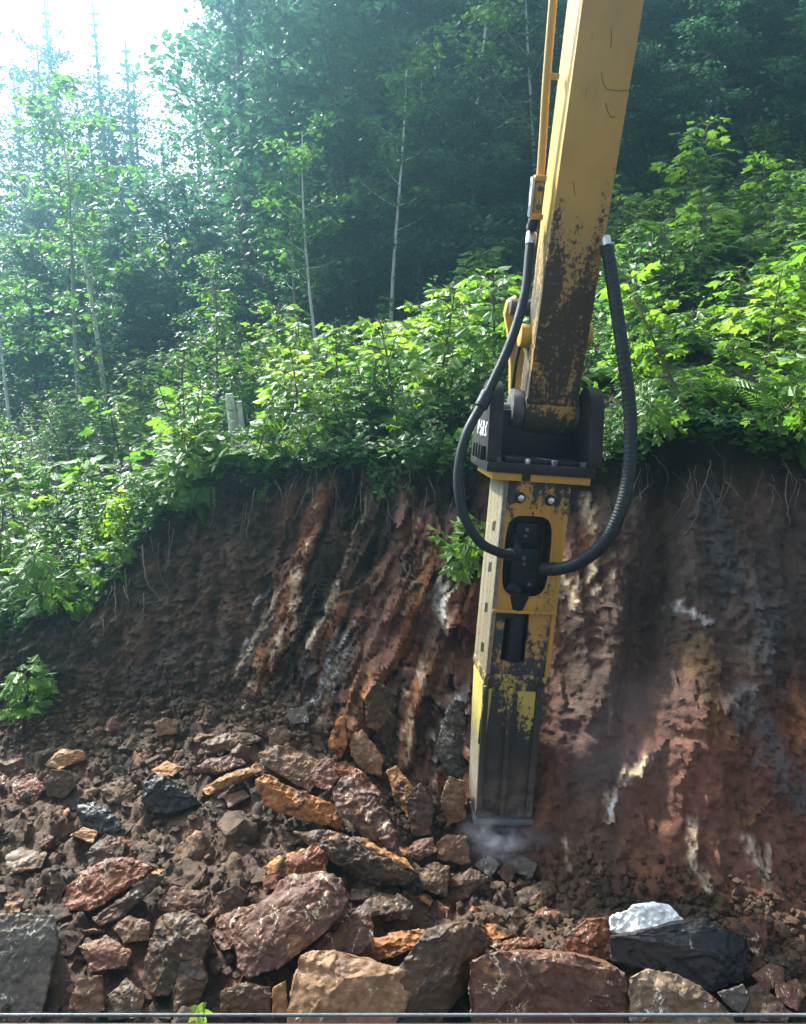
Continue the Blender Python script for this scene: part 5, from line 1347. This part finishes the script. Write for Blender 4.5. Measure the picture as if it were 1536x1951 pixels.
def spruce(h, seed, name='spruce_tree'):
    r = np.random.default_rng(seed)
    tr, f, _ = trunk_mesh(h, 0.012 * h + 0.02, seed, M['bark_dark'], 0.004)
    O, D, Sz = [], [], []
    nw = int(h * 3.2)
    for k in range(nw):
        t = 0.10 + 0.90 * (k / nw) ** 0.92
        L_ = (0.03 + 0.19 * h * (1 - t) ** 0.85) * r.uniform(0.75, 1.1); c = np.array(f(t))
        nbr = 7
        for b in range(nbr):
            a = 6.283 * b / nbr + r.uniform(0, 1) + k
            d = np.array([math.cos(a), math.sin(a), 0.12 - 0.30 * (1 - t)])
            nq = max(3, int(L_ * 9))
            for q in range(nq):
                s_ = (q + r.random()) / nq
                p_ = c + d * L_ * s_ + np.array([0, 0, -0.22 * L_ * s_ * s_ + .1 * L_ * s_])
                for sg in (-1, 0, 1):
                    aa = a + sg * r.uniform(.5, 1.0)
                    O.append(p_); D.append([math.cos(aa), math.sin(aa), r.uniform(-.45, .15)]); Sz.append((0.13 + 0.16 * (1 - s_)) * min(1.3, 0.35 + L_ * .6) * r.uniform(.8, 1.3))
    n = len(O); Nn = np.stack([r.normal(0, .3, n), r.normal(0, .3, n), np.ones(n)], 1)
    cr = leaf_mesh('crown', M['needle'], [leaves(T_NEEDLE, np.array(O), np.array(D), Nn, np.array(Sz))])
    return plant_root(name, [tr, cr])
def skyline(px): return float(np.interp(px, [-300, 0, 40, 80, 120, 150, 200, 240, 275, 310, 345, 400, 440, 520, 700, 1600], [60, 115, 95, 105, 40, 0, 20, 10, 70, 110, 150, 95, 0, -60, -200, -420]))
P_B = [broadleaf(9.0, 41, 8000, 0.16, 0.1, nb=40), broadleaf(11.0, 42, 9500, 0.17, 0.1, nb=46), broadleaf(7.0, 43, 6000, 0.14, 0.12), broadleaf(5.0, 44, 4200, 0.13, 0.1, nb=24)]
P_U = [broadleaf(4.5, 45, 4200, 0.12, 0.02, nb=26, flat=0.25), broadleaf(4.8, 46, 4600, 0.13, 0.02, nb=30, flat=0.2)]
P_L = [broadleaf(8.0, 51, 3600, 0.10, 0.3, 'leaf_hazy', 'bark_dark', 0.09, 26, 'broadleaf_tree', 0.02), broadleaf(9.0, 52, 4200, 0.10, 0.25, 'leaf_hazy', 'bark_dark', 0.10, 26)]
P_Y = [broadleaf(5.2, 61, 1000, 0.14, 0.35, 'leaf_shrub', 'bark_white', 0.040, 13, 'young_tree', 0.03), broadleaf(6.0, 62, 950, 0.15, 0.45, 'leaf_shrub', 'bark_white', 0.048, 11, 'young_tree', 0.035), broadleaf(4.2, 63, 560, 0.13, 0.3, 'leaf_shrub', 'bark_pale', 0.036, 12, 'young_tree', 0.02)]
P_S = [spruce(9.0, 71), spruce(7.0, 72), spruce(10.0, 73)]
PH = {id(p): h for p, h in zip(P_B + P_U + P_L + P_Y + P_S, [9, 11, 7, 5, 4.5, 4.8, 8, 9, 5.2, 6, 4.2, 9, 7, 10])}
def tree(pr, px, Y, label, cat, group, top=None, sc=None, rz=None):
    d = Y * 1.0
    X = (px - W / 2) / F * Y
    z = hill_z(X, Y) - 0.15
    if sc is None:
        ztop = PY(px, top, Y).z
        sc = max(0.35, (ztop - z) / PH[id(pr)])
    return place(pr, (X, Y, z), rp.uniform(0, 6.3) if rz is None else rz, sc, label, cat, group)
# slender pale trunks at the edge of the wood
for pr, px, Y, top, lb in [
    (P_Y[0], 612, 13.6, 250, 'slender young tree with a pale leaning trunk, left of the middle of the wood'),
    (P_Y[1], 745, 14.2, 150, 'thin pale trunked tree standing behind the slope left of the arm'),
    (P_Y[1], 868, 14.8, -40, 'tall crooked pale trunk nearest the left of the arm'),
    (P_Y[2], 568, 14.0, 300, 'short pale sapling tree beside the slender leaning one'),
    (P_Y[0], 795, 15.5, 120, 'pale trunked young tree behind the crooked trunk'),
    (P_Y[1], 205, 13.8, 180, 'thin young tree rising from the thicket at left'),
    (P_Y[2], 155, 12.9, 330, 'small leafy young tree at left with light green sprays'),
    (P_Y[0], 20, 13.2, 420, 'slim young tree at the left edge of the picture'),
    (P_Y[0], 1335, 16.5, -60, 'pale trunk in the dark wood right of the arm'),
    (P_Y[1], 1010, 16.0, -100, 'thin trunk just left of the yellow arm high in the wood'),
    (P_Y[2], 430, 13.2, 480, 'small leafy young tree in front of the dark hollow of the wood')]:
    tree(pr, px, Y - 1.3, lb, 'tree', None, top)
# spruces against the white sky at upper left
for pr, px, Y, top, lb in [
    (P_S[0], 150, 26, 0, 'tall hazy spruce with its tip against the white sky at left'),
    (P_S[1], 30, 27, 95, 'hazy spruce at the left edge below the white sky'),
    (P_S[2], 240, 25, 5, 'broad hazy spruce left of the gap of white sky'),
    (P_S[1], 285, 28, 70, 'lower hazy spruce at the edge of the white gap'),
    (P_S[0], 85, 29, 110, 'faint spruce between the two left hand spruces')]:
    tree(pr, px, Y, lb, 'spruce', None, top)
LBB = ('dark leafy tree crowded in the shaded wood behind the slope', 'tree', 'leafy trees of the wood')
LBL = ('thin crowned hazy tree with sky showing through its leaves', 'tree', 'thin hazy trees at the left of the wood')
LBS = ('dark spruce crowded in the shaded wood behind the slope', 'spruce', 'dark spruces of the wood')
rt_ = random.Random(21)
LBU = ('bushy understory tree in the shade at the foot of the wood', 'tree', 'understory trees of the wood')
for px in np.arange(-60, 1640, 30):
    q = px + rt_.uniform(-14, 14); Y = rt_.uniform(12.6, 17.5)
    tree(rt_.choice([P_B[3], P_U[0], P_U[1]]), q, Y, *LBU, sc=rt_.uniform(0.38, 0.72))
for px in np.arange(1060, 1680, 42):
    q = px + rt_.uniform(-14, 14); Y = rt_.uniform(15, 22)
    tree(rt_.choice([P_B[3], P_U[0], P_U[1]]), q, Y, *LBU, sc=rt_.uniform(0.6, 1.1))
for px in np.arange(-60, 1640, 62):          # first rows of the wood
    q = px + rt_.uniform(-25, 25); Y = rt_.uniform(14.5, 18)
    if q < 470:
        tree(P_B[3] if rt_.random() < .6 else P_B[2], q, Y, *LBB, top=rt_.uniform(330, 520))
    else:
        tree(rt_.choice(P_B[:3]), q, Y, *LBB, top=rt_.uniform(-350, 200) - max(0, q - 1100) * .3)
for px in np.arange(-80, 470, 48):           # lacy trees under the sky
    q = px + rt_.uniform(-18, 18); Y = rt_.uniform(19, 25)
    tree(rt_.choice(P_L), q, Y, *LBL, top=skyline(q) + rt_.uniform(10, 150))
for px in np.arange(430, 800, 50):
    q = px + rt_.uniform(-18, 18)
    tree(rt_.choice(P_L), q, rt_.uniform(19, 23), *LBL, top=skyline(q) + rt_.uniform(-60, 60))
for px in np.arange(620, 1700, 70):
    q = px + rt_.uniform(-25, 25); Y = rt_.uniform(19, 24)
    if rt_.random() < 0.4: tree(rt_.choice(P_S), q, Y, *LBS, top=rt_.uniform(-500, -100))
    else: tree(rt_.choice(P_B[:2]), q, Y, *LBB, top=rt_.uniform(-600, -100))
# the far wood behind them, one mass
N = 42000
fx = rng.uniform(-24, 30, N); fy = rng.uniform(27, 36, N)
fz0 = np.array([hill_z(a, b) for a, b in zip(fx, fy)])
fpx = fx / fy * F + W / 2
ftop = np.array([PY(a, max(skyline(a), -300) + 60 + (280 if a < 460 else 0), b).z for a, b in zip(fpx, fy)])
hh = rng.random(N) ** 1.2
fz = fz0 + (ftop - fz0) * hh * (1 + 0.18 * fbm(fx * .5, fy * .5, 2.0, 3))
az = rng.uniform(0, 6.28, N)
fw = leaf_mesh('far_woods', M['leaf_forest'], [leaves(T_OVAL, np.stack([fx, fy, fz], 1), np.stack([np.cos(az), np.sin(az), rng.uniform(-.7, .1, N)], 1), np.stack([rng.normal(0, .5, N), rng.normal(-.3, .5, N), np.ones(N)], 1), rng.uniform(.3, .75, N))])
fw['kind'] = 'stuff'
for p in P_MAPLE + P_SHRUB + P_FERN + P_B + P_U + P_L + P_Y + P_S + [P_BRIGHT]:
    if p.name not in used: print('unused', p.name); [bpy.data.objects.remove(c) for c in list(p.children)]; bpy.data.objects.remove(p)

# ------------------------------------------------------------------ air: hazy light in the wood, dust at the breaker's tip
t = NT('haze_air'); t.t.nodes.remove(t.bsdf)
v = t.n('VolumePrincipled'); v.inputs['Color'].default_value = (0.36, 0.78, 1.0, 1); v.inputs['Density'].default_value = 0.0105; v.inputs['Anisotropy'].default_value = 0.87
t.t.links.new(v.outputs[0], t.out.inputs['Volume'])
m = MB(); m.box(-130, 130, -12, 158, -3.0, 24)
hz = m.build('haze', t.m, smooth=False); hz['kind'] = 'stuff'  # also stands in for the bluish veil of the unbuilt cab glass

def puff(name, c, rx, ry, rz, dens, col, sc):
    t = NT(name + '_air'); t.t.nodes.remove(t.bsdf)
    vec = t.obj()
    ln = t.n('VectorMath', _operation='LENGTH'); t.set(ln.inputs[0], vec)
    f = t.ramp(ln.outputs['Value'], 0.15, 0.98, 1.0, 0.0)
    n = t.ramp(t.noise(vec, sc, 5, 0.6, 0.6), 0.38, 0.72)
    v = t.n('VolumePrincipled'); v.inputs['Color'].default_value = (*col, 1); v.inputs['Anisotropy'].default_value = 0.2
    t.set(v.inputs['Density'], t.math('MULTIPLY', t.math('MULTIPLY', f, n), dens))
    t.t.links.new(v.outputs[0], t.out.inputs['Volume'])
    bm = bmesh.new(); bmesh.ops.create_icosphere(bm, subdivisions=3, radius=1.0)
    me = bpy.data.meshes.new(name); bm.to_mesh(me); bm.free(); me.materials.append(t.m)
    o = link(bpy.data.objects.new(name, me)); o.location = c; o.scale = (rx, ry, rz); o['kind'] = 'stuff'
    return o
puff('dust', PD(965, 1592, 5.0), 0.36, 0.26, 0.17, 6.0, (0.72, 0.80, 1.0), 2.2)
puff('dust', PD(1180, 1400, 4.75), 0.55, 0.30, 0.60, 1.1, (0.85, 0.88, 0.95), 1.6)
